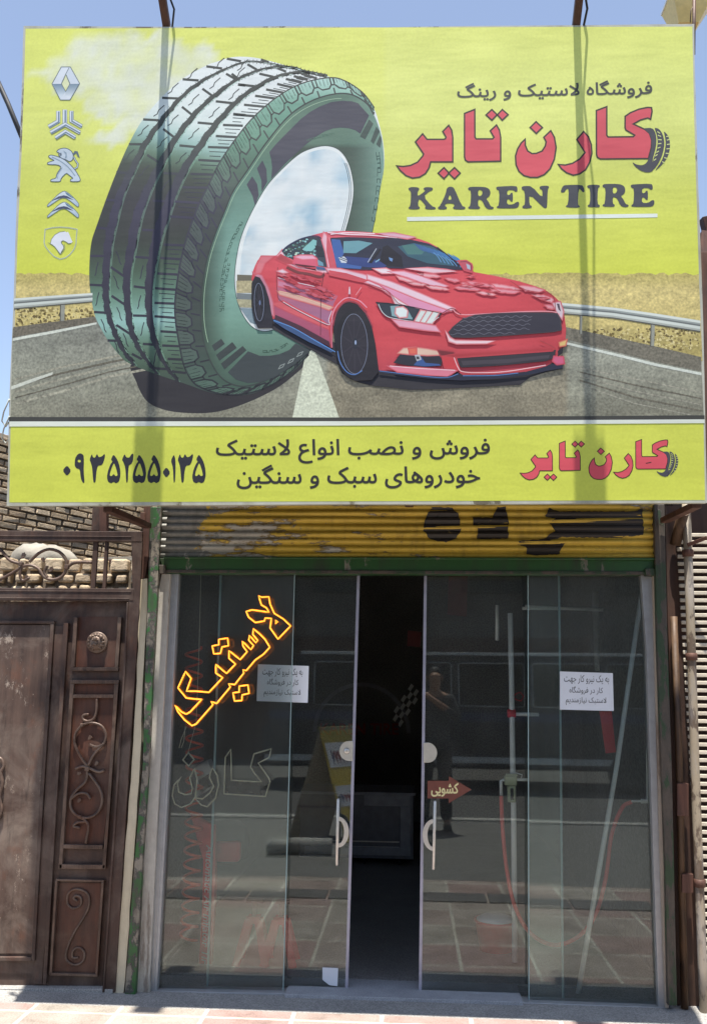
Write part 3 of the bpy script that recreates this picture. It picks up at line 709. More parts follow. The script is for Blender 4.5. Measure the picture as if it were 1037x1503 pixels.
# mirrors
c.lift()
q1([(308, 240), (322, 204), (350, 200), (425, 200), (445, 215), (450, 258), (440, 268), (340, 256)], (214, 96, 120)); q1([(322, 204), (350, 199), (425, 200), (440, 212), (360, 214)], (234, 178, 200)); q1([(312, 246), (440, 262), (452, 270), (380, 270), (320, 256)], (96, 34, 46))
q1([(445, 262), (500, 270), (526, 278), (500, 286), (455, 282)], (72, 96, 140))
q2([(466, 188), (495, 186), (520, 202), (524, 216), (520, 234), (490, 226)], (196, 86, 104)); q2([(496, 196), (516, 206), (518, 228), (502, 222)], (176, 186, 204)); k2([(466, 188), (500, 188), (522, 206), (520, 234)], .9, (80, 40, 56))
# bonnet
c.lift()
q1([(520, 280), (600, 284), (740, 318), (860, 352), (1000, 410), (1037, 440), (1037, 520), (985, 500), (940, 455), (860, 400), (760, 360), (640, 325), (540, 305)], (230, 196, 210))
q2([(0, 258), (100, 290), (200, 335), (330, 385), (430, 428), (380, 442), (300, 440), (190, 410), (140, 385), (110, 340), (60, 300), (0, 275)], (226, 152, 184)); q2([(0, 258), (120, 294), (260, 350), (430, 425), (420, 432), (250, 372), (100, 310), (0, 272)], (236, 206, 218))
q2([(120, 360), (160, 390), (200, 412), (140, 400)], (240, 230, 234))
c.lift()
q1([(540, 300), (640, 318), (760, 352), (740, 356), (620, 330), (540, 312)], (206, 84, 96))
q2([(35, 225), (90, 225), (140, 245), (70, 242)], (238, 222, 228)); q2([(110, 238), (180, 240), (270, 265), (350, 295), (395, 310), (370, 318), (280, 292), (200, 262)], (234, 190, 208)); q2([(200, 222), (300, 222), (400, 232), (440, 236), (330, 240)], (234, 200, 210))
for L in ([(255, 250), (320, 248), (355, 262), (300, 266)], [(400, 270), (455, 278), (440, 288), (410, 280)], [(450, 320), (520, 314), (560, 322), (460, 332)], [(510, 292), (600, 300), (660, 310), (560, 312)], [(625, 328), (700, 332), (760, 330), (740, 346), (660, 344)], [(640, 300), (740, 318), (760, 328), (650, 316)],
          [(770, 306), (840, 312), (880, 328), (860, 345), (800, 340)], [(840, 345), (900, 352), (935, 380), (930, 405), (890, 385)], [(150, 270), (230, 278), (225, 288), (160, 280)], [(210, 296), (290, 300), (260, 306)], [(300, 310), (400, 320), (330, 328)], [(900, 400), (940, 410), (935, 432), (912, 426)], [(560, 340), (640, 352), (600, 354)]):
    q2(L, random.choice([(236, 208, 216), (238, 224, 228), (228, 176, 190)]), round=True)
for k in range(7):                          # broken reflections of trees on the bonnet
    x = random.uniform(420, 900); y = 262+(x-420)*.17+random.uniform(-18, 46); w_, h_ = random.uniform(6, 22), random.uniform(1.5, 3.5)
    if y > 400: continue
    q2([(x-w_, y), (x-w_*.3, y-h_), (x+w_*.5, y-h_*.6), (x+w_, y+h_*.4), (x, y+h_)], random.choice([(232, 180, 190), (236, 204, 212), (222, 130, 142), (226, 140, 152)]), round=True)
for k in range(12):                          # and along the flank
    x = random.uniform(230, 540); y = 300+(x-230)*.36+random.uniform(-20, 90); w_ = random.uniform(14, 50)
    q1([(x-w_, y-w_*.3), (x, y-w_*.02-3), (x+w_, y+w_*.36), (x, y+4)], random.choice([(224, 150, 166), (206, 110, 130), (188, 84, 100), (170, 60, 74)]), round=True)
c.lift()
q2([(940, 400), (970, 395), (985, 440), (980, 470), (962, 450)], (214, 196, 204)); q2([(955, 400), (968, 400), (976, 440), (964, 430)], (80, 66, 80))
k2([(425, 425), (470, 455), (620, 450), (800, 440), (930, 440), (970, 455)], 1.6, (228, 150, 160)); k2([(372, 450), (425, 424), (470, 455)], 1.1, (120, 46, 56)); k2([(0, 300), (60, 320), (110, 345), (150, 395), (200, 412), (300, 440), (372, 446)], .9, (150, 60, 74))
k2([(720, 285), (800, 330), (930, 350)], .8, (160, 60, 70)); k2([(900, 335), (940, 370), (950, 440)], 1.0, (150, 56, 64))
# head lamp
c.lift()
q2([(38, 392), (100, 395), (200, 412), (300, 438), (372, 450), (360, 470), (310, 500), (240, 494), (150, 480), (90, 465), (60, 430)], (44, 54, 66))
q2([(112, 412), (150, 410), (190, 420), (225, 445), (225, 480), (170, 474), (120, 462)], (128, 166, 172)); q2([(145, 424), (175, 420), (196, 436), (192, 464), (160, 466), (142, 448)], (226, 236, 234))
c.lift()
for k in range(3): q2([(268+k*32, 438+k*3), (290+k*32, 441+k*3), (262+k*30, 492+k*3), (240+k*30, 488+k*3)], (216, 226, 222))
q2([(195, 420), (250, 432), (235, 470), (222, 470)], (52, 60, 70)); k2([(52, 402), (70, 440), (100, 466), (150, 478), (240, 492), (310, 498), (358, 468)], 1.0, (206, 214, 216)); q2([(130, 484), (240, 498), (340, 516), (356, 538), (280, 530), (160, 512)], (230, 170, 190)); k2([(38, 392), (200, 412), (372, 450)], 1.0, (40, 30, 40))
# grille
q2([(404, 545), (430, 515), (480, 475), (540, 456), (640, 448), (780, 443), (900, 443), (960, 448), (978, 480), (982, 535), (940, 545), (800, 556), (640, 568), (500, 574), (424, 572)], (64, 58, 66))
c.lift()
q2([(412, 545), (436, 516), (484, 480), (542, 462), (640, 454), (780, 449), (900, 449), (955, 454), (970, 482), (974, 530), (940, 538), (800, 549), (640, 560), (500, 566), (428, 564)], (52, 50, 62))
c.lift()
for r_ in range(5):
    y0 = 470+r_*21; x0 = 480-r_*16
    pts = [(x0+(960-x0)*i/48, y0+5*math.sin(i*1.35+r_*1.6)-(i/48)*8) for i in range(36 if r_ < 4 else 30)]
    c.stroke(A2(pts), .8, (104, 104, 116), lift=False)
q2([(395, 545), (412, 575), (440, 590), (520, 592), (632, 590), (600, 598), (450, 600), (412, 588)], (236, 210, 216))
# lower intake, fog lamps, splitter
q2([(440, 672), (600, 668), (780, 655), (930, 636), (952, 634), (942, 676), (900, 692), (700, 712), (560, 722), (470, 724)], (52, 48, 56)); q2([(470, 690), (700, 682), (920, 660), (915, 676), (700, 702), (480, 712)], (72, 66, 74))
q2([(128, 700), (160, 660), (185, 640), (300, 650), (358, 658), (376, 690), (370, 716), (280, 722), (200, 714)], (46, 46, 58)); q2([(160, 648), (180, 630), (240, 626), (300, 634), (355, 645), (362, 656), (300, 658), (200, 652)], (222, 190, 170)); q2([(210, 632), (240, 630), (240, 650), (214, 650)], (220, 110, 90))
c.lift()
q2([(268, 668), (290, 700), (360, 706), (368, 714), (290, 718), (230, 712)], (60, 92, 150)); q2([(235, 660), (262, 658), (270, 684), (246, 692)], (180, 184, 190)); q2([(242, 668), (258, 668), (260, 682), (246, 682)], (60, 60, 70))
q2([(360, 640), (430, 650), (450, 668), (372, 664)], (120, 46, 54)); q2([(105, 718), (240, 728), (360, 738), (448, 738), (400, 766), (300, 758), (150, 742)], (224, 130, 150)); q2([(380, 672), (440, 676), (456, 730), (390, 720)], (206, 66, 74))
k2([(430, 660), (456, 725), (480, 745), (560, 750), (700, 744), (900, 712)], 1.4, (238, 190, 196)); k2([(110, 716), (250, 728), (440, 738)], 1.2, (240, 206, 214)); q2([(390, 664), (450, 668), (930, 634), (930, 628), (450, 660)], (176, 58, 66))
q2([(56, 738), (150, 750), (300, 766), (400, 770), (456, 752), (480, 764), (640, 762), (800, 748), (945, 704), (985, 700), (985, 728), (900, 742), (820, 760), (640, 782), (470, 790), (300, 780), (60, 752)], (40, 44, 64))
c.lift()
k2([(56, 741), (300, 770), (400, 774), (456, 756)], 1.0, (90, 130, 190)); k2([(480, 766), (640, 764), (760, 752)], 1.0, (90, 140, 200)); q2([(945, 672), (984, 674), (988, 700), (958, 704), (940, 690)], (206, 96, 130)); q2([(960, 640), (988, 618), (985, 652), (962, 668)], (40, 36, 44)); q2([(972, 600), (1000, 590), (996, 608), (974, 612)], (222, 190, 120))
k2([(870, 588), (920, 610), (950, 628)], 1.0, (170, 70, 76))
# sills and wheels
q1([(175, 598), (240, 615), (340, 668), (470, 742), (560, 798), (545, 810), (400, 742), (250, 660), (178, 612)], (56, 84, 128)); q1([(190, 570), (350, 640), (530, 740), (540, 775), (400, 706), (240, 624), (184, 598)], (70, 40, 56))
c.lift(); k1([(180, 606), (300, 652), (450, 738), (570, 806)], 1.2, (96, 150, 214))
def ell(cx, cy, rx, ry, tilt=0, n=40):
    return [(cx+rx*math.cos(2*math.pi*k/n)*math.cos(tilt)-ry*math.sin(2*math.pi*k/n)*math.sin(tilt), cy+rx*math.cos(2*math.pi*k/n)*math.sin(tilt)+ry*math.sin(2*math.pi*k/n)*math.cos(tilt)) for k in range(n)]
q1([(40, 370), (62, 325), (92, 335), (125, 390), (150, 470), (165, 560), (175, 600), (170, 655), (80, 655), (55, 600), (38, 480)], (38, 38, 48))
q1([(556, 640), (575, 560), (610, 505), (660, 488), (710, 505), (760, 560), (800, 640), (825, 760), (846, 930), (800, 985), (690, 990), (620, 930), (580, 840)], (36, 34, 42))
c.lift()
q1(ell(85, 490, 46, 138, -.04), (30, 32, 42)); q1(ell(672, 762, 100, 214, -.03), (28, 28, 36)); q1(ell(690, 755, 84, 190, -.03), (46, 44, 54))
c.lift()
for (cx, cy, rx, ry) in ((87, 490, 30, 120), (690, 755, 84, 190)):
    for k in range(10):
        th = k*math.pi/5+.2; c.stroke(A1([(cx+rx*.16*math.cos(th), cy+ry*.16*math.sin(th)), (cx+rx*.88*math.cos(th+.08), cy+ry*.88*math.sin(th+.08))]), 2.2 if rx > 50 else 1, (54, 51, 61), lift=False)
    c.stroke(A1(ell(cx, cy, rx, ry, -.03)), .8, (120, 128, 150), closed=True, lift=False)
c.lift()
q1(ell(697, 752, 16, 34), (40, 44, 56)); q1(ell(698, 746, 6, 14), (150, 168, 200)); q1(ell(92, 494, 6, 16), (100, 116, 150))
k1([(584, 800), (600, 870), (640, 930), (690, 950), (740, 925)], 1.3, (86, 126, 190)); k1([(556, 640), (575, 560), (612, 505), (660, 484), (712, 502), (765, 560), (806, 650)], 1.8, (150, 62, 78)); k1([(545, 620), (560, 545), (600, 490), (650, 462), (720, 480), (770, 525)], 1.6, (228, 150, 170))
k1([(655, 440), (660, 395), (664, 440)], 1.2, lt); k1([(700, 445), (735, 395)], 1.2, (230, 150, 160)); k1([(552, 600), (545, 660), (548, 780)], 2, (206, 110, 130))
c.build('printed_car', bb)
# ------------------------------------------------------------------ lettering on the billboard
def B6(L): return [(570+x/4.7136, 140+y/4.7136) for x, y in L]
def B7(L): return [(780+x/4.7136, 140+y/4.7136) for x, y in L]
LOGO = [B6([(57, 488), (100, 492), (150, 485), (200, 462), (235, 420), (241, 405), (185, 322), (235, 266), (265, 304), (380, 304), (392, 300), (396, 288), (374, 250), (415, 207), (435, 240), (443, 290), (443, 460), (290, 460), (280, 500), (255, 540), (215, 565), (165, 572), (120, 555), (80, 520)]),
        B6([(342, 538), (382, 500), (418, 538), (382, 577)]), B6([(414, 538), (455, 500), (494, 538), (455, 578)]),
        B6([(524, 125), (595, 97), (596, 288), (604, 301), (718, 301), (728, 290), (702, 245), (745, 205), (765, 240), (774, 290), (774, 455), (548, 460), (530, 448), (524, 425)]),
        B6([(673, 135), (713, 98), (749, 134), (713, 172)]), B6([(751, 134), (785, 98), (825, 133), (785, 172)]),
        B6([(943, 303), (915, 330), (890, 372), (876, 420), (880, 480), (900, 525), (935, 555), (980, 567), (1030, 567), (1075, 548), (1115, 508), (1145, 440), (1157, 360), (1145, 290), (1120, 244), (1072, 290), (1088, 320), (1082, 350), (1060, 385), (1020, 401), (990, 403), (960, 384), (944, 345)]),
        B7([(28, 182), (72, 222), (30, 263), (-12, 222)]),
        B7([(183, 478), (230, 482), (280, 470), (330, 440), (367, 395), (310, 305), (357, 250), (390, 285), (410, 340), (414, 400), (400, 460), (370, 515), (330, 543), (285, 552), (240, 535), (205, 508)]),
        B7([(445, 105), (517, 78), (517, 276), (526, 288), (700, 286), (710, 275), (650, 240), (643, 225), (644, 145), (680, 120), (740, 95), (800, 83), (826, 85), (830, 110), (820, 165), (800, 156), (750, 170), (700, 198), (780, 235), (812, 262), (828, 310), (825, 360), (805, 437), (472, 440), (452, 428), (446, 408)])]
TY = [B7([(765, 228), (832, 224), (855, 260), (862, 320), (850, 385), (832, 445), (842, 522), (800, 536), (750, 522), (710, 490), (692, 460), (720, 478), (760, 485), (790, 470), (812, 430), (828, 370), (828, 310), (812, 262)]),
      B7([(845, 222), (880, 232), (905, 270), (917, 330), (905, 400), (880, 460), (850, 505), (826, 525), (836, 450), (862, 380), (870, 320), (862, 265)]),
      B7([(910, 245), (940, 275), (956, 330), (950, 390), (930, 440), (890, 490), (845, 527), (893, 460), (915, 400), (925, 335), (920, 285)])]
TICK = [B7(t_) for t_ in ([(866, 250), (885, 262)], [(870, 275), (892, 284)], [(872, 305), (896, 308)], [(872, 335), (894, 332)], [(868, 365), (888, 358)], [(860, 395), (878, 384)], [(852, 420), (868, 408)], [(842, 450), (858, 438)],
                            [(928, 285), (946, 282)], [(932, 310), (952, 304)], [(933, 340), (955, 336)], [(930, 370), (952, 368)], [(924, 400), (946, 402)], [(914, 430), (934, 436)], [(900, 458), (918, 468)])]
GREY = (74, 74, 82)
def logo(art, mp, ow):
    for L in LOGO: art.poly([mp(p) for p in L], (216, 84, 96), lift=False)
    art.lift()
    for L in LOGO: art.stroke([mp(p) for p in L], ow*.68, (66, 54, 50) if ow > 2 else (52, 34, 34), closed=True, lift=False)
    art.lift()
    for L in TY: art.poly(chaikin([mp(p) for p in L]), GREY, lift=False)
    art.lift()
    for L in TICK: art.stroke([mp(p) for p in L], .33*ow+.2, (212, 222, 140), lift=False)
    art.lift()
LT = Art(S, 0.0010)
logo(LT, lambda p: p, 3.4)
LT.build('printed_logo', bb); LT = Art(S, 0.0010)
K_ = [(137, 640), (160, 633), (205, 636), (213, 648), (205, 660), (200, 670), (200, 700), (255, 660), (245, 655), (240, 643), (255, 634), (300, 636), (307, 648), (298, 660), (280, 665), (240, 700), (300, 768), (320, 772), (328, 784), (310, 790), (255, 788), (250, 775), (258, 765), (215, 715), (205, 730), (203, 765), (215, 772), (215, 785), (190, 790), (140, 787), (137, 775), (150, 765), (155, 680), (150, 660), (138, 655)]
A_ = [(400, 645), (415, 632), (440, 632), (455, 645), (505, 765), (530, 772), (530, 785), (510, 790), (450, 788), (442, 775), (455, 765), (448, 748), (395, 748), (388, 765), (402, 772), (402, 785), (385, 790), (345, 788), (338, 775), (355, 765), (395, 680)]
R_ = [(548, 640), (565, 632), (660, 632), (695, 645), (705, 675), (695, 700), (672, 715), (690, 735), (705, 768), (725, 772), (725, 785), (700, 790), (670, 780), (650, 735), (635, 722), (618, 722), (618, 765), (632, 772), (630, 785), (605, 787), (552, 785), (548, 772), (565, 765), (570, 660), (550, 655)]
Rh = [(618, 655), (640, 655), (650, 672), (640, 695), (618, 697)]
E_ = [(742, 635), (760, 630), (880, 625), (890, 640), (890, 665), (875, 668), (862, 655), (820, 655), (818, 690), (838, 688), (845, 672), (858, 674), (858, 735), (845, 735), (835, 720), (818, 718), (818, 755), (860, 755), (885, 735), (902, 738), (900, 765), (885, 780), (850, 782), (750, 782), (745, 770), (762, 760), (765, 660), (745, 652)]
N_ = [(918, 632), (940, 626), (990, 628), (1062, 712), (1062, 655), (1045, 648), (1042, 632), (1055, 626), (1100, 624), (1110, 636), (1098, 650), (1096, 770), (1085, 782), (1068, 776), (972, 680), (972, 756), (990, 766), (986, 780), (940, 783), (922, 778), (925, 765), (942, 755), (940, 662), (920, 652)]
T_ = [(215, 625), (235, 620), (345, 618), (358, 635), (365, 665), (350, 672), (340, 655), (322, 645), (318, 755), (330, 765), (330, 775), (310, 778), (240, 775), (232, 765), (250, 755), (255, 645), (235, 650), (225, 672), (200, 672), (200, 655)]
I_ = [(380, 628), (395, 618), (465, 618), (470, 632), (455, 642), (452, 750), (470, 760), (468, 772), (450, 775), (390, 773), (383, 762), (402, 750), (402, 645), (385, 640)]
r2 = lambda L: [(487+(x-548)*1.02, 612+(y-632)*1.03) for x, y in L]; e2 = lambda L: [(682+(x-742)*1.03, 610+(y-625)*1.03) for x, y in L]
cu = lambda L: chaikin(L, 1, .25)
for f_, L, h in ((B6, K_, []), (B6, A_, [[(408, 722), (437, 722), (424, 682)]]), (B6, R_, [Rh]), (B6, E_, []), (B6, N_, []), (B7, T_, []), (B7, I_, []), (B7, r2(R_), [r2(Rh)]), (B7, e2(E_), [])):
    LT.poly(cu(f_(L)), (70, 72, 78), holes=[cu(f_(q)) for q in h], lift=False)
LT.lift()
LT.poly([(597, 318.5), (964, 313.5), (964, 319), (597, 324.5)], (222, 230, 222))
LT.build('printed_shop_name', bb); LT = Art(S, 0.0010)
text_art(LT, 'فروشگاه لاستیک و رینگ', (670.8, 122.5, 956, 148.5), (74, 76, 70), weight=1.0, slope=-.019)
LT.build('printed_tagline', bb); LT = Art(S, 0.0010)
DK = (50, 48, 46)
text_art(LT, 'فروش و نصب انواع لاستیک', (317.3, 645.5, 718, 680.5), DK, weight=1.1, slope=-.004)
LT.build('printed_tagline', bb); LT = Art(S, 0.0010)
text_art(LT, 'خودروهای سبک و سنگین', (347.7, 682.5, 703.7, 717.5), DK, weight=1.1, slope=-.004)
LT.build('printed_tagline', bb); LT = Art(S, 0.0010)
logo(LT, lambda p: (762.5+(p[0]-581.7)*.579, 645+(p[1]-156.5)*.566), 1.7)
LT.stroke([(947, 680), (955, 678.5)], 1.2, (60, 40, 40))
LT.build('printed_logo', bb); LT = Art(S, 0.0010)
PH = lambda L: Z(80, 640, 4.321, L)
d9 = [(165, 108), (185, 120), (188, 150), (186, 225), (192, 295), (182, 298), (168, 270), (162, 210), (140, 205), (128, 185), (132, 140), (148, 115)]
d3 = [(223, 150), (238, 112), (245, 135), (258, 138), (270, 112), (282, 135), (300, 130), (318, 112), (322, 125), (312, 165), (300, 185), (275, 188), (266, 230), (262, 290), (250, 298), (245, 270), (240, 200), (232, 170)]
d5 = [(375, 115), (400, 150), (415, 195), (420, 245), (410, 290), (390, 300), (376, 290), (360, 300), (340, 290), (333, 260), (340, 220), (355, 180), (370, 160), (358, 150)]
h5 = [(378, 165), (395, 215), (402, 250), (388, 255), (376, 240), (362, 255), (350, 250), (358, 215)]
sh = lambda L, d: [(x+d, y) for x, y in L]
for L, h in (([(52, 218), (80, 185), (108, 220), (80, 255)], []), (d9, [[(150, 150), (166, 150), (168, 165), (155, 168), (147, 160)]]), (d3, []), (d5, [h5]), ([(428, 150), (445, 112), (455, 135), (475, 138), (490, 112), (502, 112), (498, 160), (485, 180), (472, 185), (468, 230), (466, 290), (456, 298), (450, 200), (438, 165)], []),
             (sh(d5, 162), [sh(h5, 162)]), (sh(d5, 255), [sh(h5, 255)]), ([(684, 230), (710, 196), (736, 232), (710, 266)], []), ([(738, 155), (758, 115), (768, 150), (768, 230), (764, 292), (756, 298), (752, 200)], []), (sh(d3, 558), []), (sh(d5, 540), [sh(h5, 540)])):
    LT.poly(chaikin(PH(L), 1, .2), (44, 44, 52), holes=[chaikin(PH(q), 1, .2) for q in h], lift=False)
LT.build('printed_phone_number', bb)
# ------------------------------------------------------------------ car makers' emblems
EA = lambda L: Z(60, 85, 7.9125, L)
EB = lambda L: Z(60, 265, 11.5625, L)
OL = (96, 112, 122); LI = (216, 224, 232); MI = (176, 194, 210); DB = (112, 136, 156)
def vg(y0, y1, c0, c1): return lambda x, y: lerp3(c0, c1, max(0, min(1, (y-y0)/(y1-y0))))
e = Art(S, 0.0010)
e.poly(EA([(240, 104), (344, 104), (452, 296), (340, 488), (228, 488), (132, 300)]), LI, holes=[EA([(294, 190), (340, 300), (290, 385), (240, 300)])])
e.poly(EA([(140, 302), (236, 302), (290, 395), (270, 420), (228, 480)]), vg(122, 140, (104, 130, 150), (210, 222, 230)), grid=3, lift=False); e.poly(EA([(344, 302), (446, 300), (340, 480), (280, 440), (290, 395)]), vg(122, 142, (110, 134, 152), (222, 230, 236)), grid=3, lift=False)
e.poly(EA([(330, 112), (342, 108), (446, 292), (344, 298), (300, 196)]), (206, 216, 226)); e.stroke(EA([(330, 112), (290, 190), (240, 300), (290, 390), (340, 300), (296, 196)]), .9, OL); e.stroke(EA([(240, 104), (344, 104), (452, 296), (340, 488), (228, 488), (132, 300)]), 1.0, OL, closed=True)
e.build('printed_emblem', bb)
e = Art(S, 0.0010)
for L, wd in (([(204, 615), (204, 735), (92, 800)], 6.2), ([(280, 600), (280, 760)], 7), ([(358, 615), (358, 728), (475, 795)], 6.2), ([(115, 868), (284, 772), (455, 868)], 6), ([(172, 930), (286, 856), (400, 925)], 6)):
    e.stroke(EA(L), wd, OL); e.stroke(EA(L), wd-1.2, LI); e.stroke([(x+.7, y+1.0) for x, y in EA(L)], wd*.32, DB)
e.build('printed_emblem', bb)
e = Art(S, 0.0010)
for L in ([(185, 1085), (215, 1058), (270, 1045), (320, 1055), (365, 1090), (380, 1140), (372, 1185), (335, 1205), (290, 1180), (240, 1165), (205, 1130), (215, 1100), (195, 1098)],
          [(90, 1140), (115, 1125), (180, 1140), (260, 1170), (330, 1225), (400, 1300), (462, 1405), (455, 1435), (345, 1437), (345, 1410), (380, 1400), (330, 1360), (296, 1335), (235, 1400), (232, 1437), (115, 1437), (118, 1412), (180, 1398), (185, 1350), (240, 1268), (200, 1240), (80, 1238), (78, 1215), (130, 1200), (160, 1190), (100, 1160)]):
    L = chaikin(EA(L)); e.poly(L, (198, 212, 224)); e.stroke(L, 1.1, (82, 96, 108), closed=True)
e.stroke(EA([(385, 1150), (400, 1185), (432, 1230), (425, 1270), (390, 1288)]), 2.6, (82, 96, 108)); e.stroke(EA([(385, 1150), (400, 1185), (432, 1230), (425, 1270), (390, 1288)]), 1.3, (190, 206, 216)); e.poly(EA([(375, 1110), (395, 1080), (430, 1085), (455, 1160), (430, 1145), (410, 1105), (385, 1130)]), (96, 112, 124))
e.stroke([(p.x, p.y) for p in spline(EA([(130, 1150), (230, 1200), (320, 1270), (400, 1370)]), 5)], 1.4, (146, 166, 184)); e.poly(EA([(215, 1105), (240, 1100), (245, 1130), (220, 1140)]), (110, 124, 136)); e.poly(EA([(262, 1075), (300, 1100), (305, 1150), (280, 1170), (290, 1120)]), (150, 170, 186))
e.stroke(EA([(250, 1270), (200, 1345), (196, 1400)]), 1.0, (146, 166, 184))
e.build('printed_emblem', bb)
e = Art(S, 0.0010)
for dy in (0, 184):
    L = chaikin(EB([(120, 450+dy), (108, 420+dy), (200, 330+dy), (300, 230+dy), (390, 175+dy), (450, 195+dy), (560, 290+dy), (645, 385+dy), (648, 430+dy), (630, 452+dy), (520, 360+dy), (440, 305+dy), (390, 292+dy), (330, 305+dy), (220, 380+dy)]))
    e.poly(L, vg(280+dy/11.56, 304+dy/11.56, (222, 230, 234), (168, 190, 208)), grid=3); e.poly(EB([(180, 350+dy), (300, 270+dy), (390, 250+dy), (450, 262+dy), (560, 330+dy), (440, 300+dy), (390, 292+dy), (320, 304+dy)]), (72, 78, 104)); e.poly(EB([(410, 195+dy), (450, 210+dy), (560, 300+dy), (520, 290+dy), (440, 240+dy)]), (96, 130, 152)); e.stroke(L, .8, OL, closed=True)
e.build('printed_emblem', bb)
e = Art(S, 0.0010)
shd = [(75, 830), (200, 800), (340, 790), (480, 800), (618, 828), (605, 960), (600, 1070), (570, 1160), (500, 1250), (420, 1310), (325, 1335), (230, 1290), (140, 1200), (75, 1110), (58, 1050), (68, 930)]
e.stroke(EB(shd), 1.7, (214, 224, 196), closed=True); e.stroke(EB(shd), .7, (130, 142, 120), closed=True)
hs = EB([(165, 1075), (180, 1000), (240, 920), (320, 875), (410, 862), (440, 880), (462, 868), (480, 900), (505, 960), (530, 1025), (545, 1035), (515, 1065), (470, 1070), (430, 1040), (380, 1018), (352, 1035), (350, 1060), (385, 1105), (390, 1150), (350, 1215), (335, 1250), (300, 1205), (235, 1120)])
e.poly(hs, (222, 226, 234)); e.stroke(hs[-1:]+hs[:5], .8, (110, 122, 110)); e.stroke(hs[11:], .9, (110, 122, 110)); e.stroke(EB([(120, 1052), (200, 1090), (260, 1150), (325, 1250)]), .7, (120, 132, 110)); e.stroke(EB([(400, 1080), (410, 1160), (345, 1250)]), .7, (130, 142, 120))
e.build('printed_emblem', bb)
# ================================================================== ground
ya = G(300, 1481).y
s = N('paving')
v = s.n('ShaderNodeMapping'); v.inputs['Location'].default_value = (0.13, 0.43-(ya-.006-.10) % .43, 0); s.l(s.coord(), v.inputs[0])
br = s.n('ShaderNodeTexBrick'); br.offset = 0.0; br.squash = 1.0
for k_, val in (('Scale', 1.0), ('Mortar Size', 0.012), ('Mortar Smooth', 0.2), ('Bias', -0.15), ('Brick Width', 0.43), ('Row Height', 0.43)): br.inputs[k_].default_value = val
br.inputs['Color1'].default_value = (.335, .235, .212, 1); br.inputs['Color2'].default_value = (.35, .335, .29, 1); br.inputs['Mortar'].default_value = (.53, .50, .44, 1)
s.l(v.outputs[0], br.inputs['Vector'])
st = s.ramp(s.noise(3.5, 8, .7), [(.30, (.45, .43, .40, 1)), (.46, (.82, .80, .77, 1)), (.62, (1, 1, 1, 1))])
c_ = s.mix(1.0, br.outputs['Color'], st, 'MULTIPLY'); sp = s.ramp(s.noise(120, 2, .5), [(.35, (.8, .8, .8, 1)), (.6, (1.05, 1.05, 1.05, 1))])
s.set(s.mix(1.0, c_, sp, 'MULTIPLY'), 0.75); s.bump(s.math('SUBTRACT', s.math('MULTIPLY', s.noise(60, 4), .3), br.outputs['Fac']), 0.5, 0.006); M['paving'] = s.m
def stone(name, c, scale=30, grain=140, rough=.7):
    s = N(name); a_ = s.ramp(s.noise(scale*.15, 7, .7), [(.3, tuple(x*.72 for x in c[:3])+(1,)), (.68, c)])
    g_ = s.ramp(s.noise(grain, 2, .5), [(.36, (.62, .62, .62, 1)), (.62, (1.1, 1.1, 1.1, 1))])
    s.set(s.mix(1.0, a_, g_, 'MULTIPLY'), rough); s.bump(s.noise(scale, 6), .3, .005); M[name] = s.m; return s.m
stone('concrete', (.36, .35, .33, 1)); stone('granite', (.40, .41, .43, 1), 40, 260); stone('asphalt', (.085, .083, .08, 1), 60, 200, .85)
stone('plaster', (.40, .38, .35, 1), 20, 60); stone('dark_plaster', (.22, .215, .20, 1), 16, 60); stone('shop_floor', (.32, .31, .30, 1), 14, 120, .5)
stone('verge', (.17, .165, .155, 1), 40, 160, .85); stone('kerb_stone', (.42, .41, .38, 1))
ya = G(300, 1481).y
m = MB(); m.box((-14, -2.55, -0.25), (14, ya-.004, 0.0), bev=0); tag(m.build('pavement', M['paving']), kind='structure')
m = MB(); m.box((-14, -5.75, -0.25), (14, -2.554, 0.0), bev=0); tag(m.build('pavement_verge', M['verge']), kind='structure')
m = MB(); m.box((-14, -5.92, -0.3), (14, -5.754, 0.02), bev=.01); tag(m.build('kerb', M['kerb_stone']), kind='structure')
m = MB(); m.face([(-80, -80, -0.12), (80, -80, -0.12), (80, 80, -0.12), (-80, 80, -0.12)]); tag(m.build('road', M['asphalt']), kind='structure')
m = MB(); m.box((-14, ya, -0.25), (14, 0.32, -0.004), bev=0); tag(m.build('door_step', M['concrete']), kind='structure')
m = MB()
for k in range(13): m.box((-3.6+.6*k, -2.06, 0.0), (-3.02+.6*k, -1.80, 0.012), bev=.003)
dr_ = tag(m.build('drain_cover', plain('drain_steel', (.16, .15, .14, 1), .5, .6)), 'row of grey drain cover slabs along the pavement in front of the shop', 'drain cover')

# ================================================================== the shop
worn('green_paint', (.022, .085, .02, 1), (.08, .06, .04, 1), .43, 9, .45, edge=(.16, .15, .11, 1), grime=(.03, .026, .02, 1))
worn('green_chipped', (.03, .125, .03, 1), (.27, .24, .19, 1), .50, 16, .5, edge=(.05, .045, .04, 1), stretch=(1, 1, .75), grime=(.045, .035, .028, 1))
worn('green_dirty', (.022, .05, .018, 1), (.09, .07, .052, 1), .51, 14, .6, edge=(.05, .04, .03, 1), grime=(.03, .025, .02, 1))
worn('cream_plaster', (.60, .55, .42, 1), (.36, .31, .24, 1), .40, 6, .8, bump=.6, grime=(.30, .25, .17, 1))
worn('white_wood', (.50, .47, .41, 1), (.26, .22, .18, 1), .42, 9, .7, stretch=(1, 1, .12), bump=.6, grime=(.22, .18, .14, 1))
worn('tan_wood', (.40, .33, .26, 1), (.22, .16, .12, 1), .44, 9, .7, stretch=(1, 1, .1))
plain('aluminium', (.36, .365, .37, 1), .38, .35, .12, 18, .05)
plain('white_pvc', (.80, .82, .80, 1), .35, 0, .08)
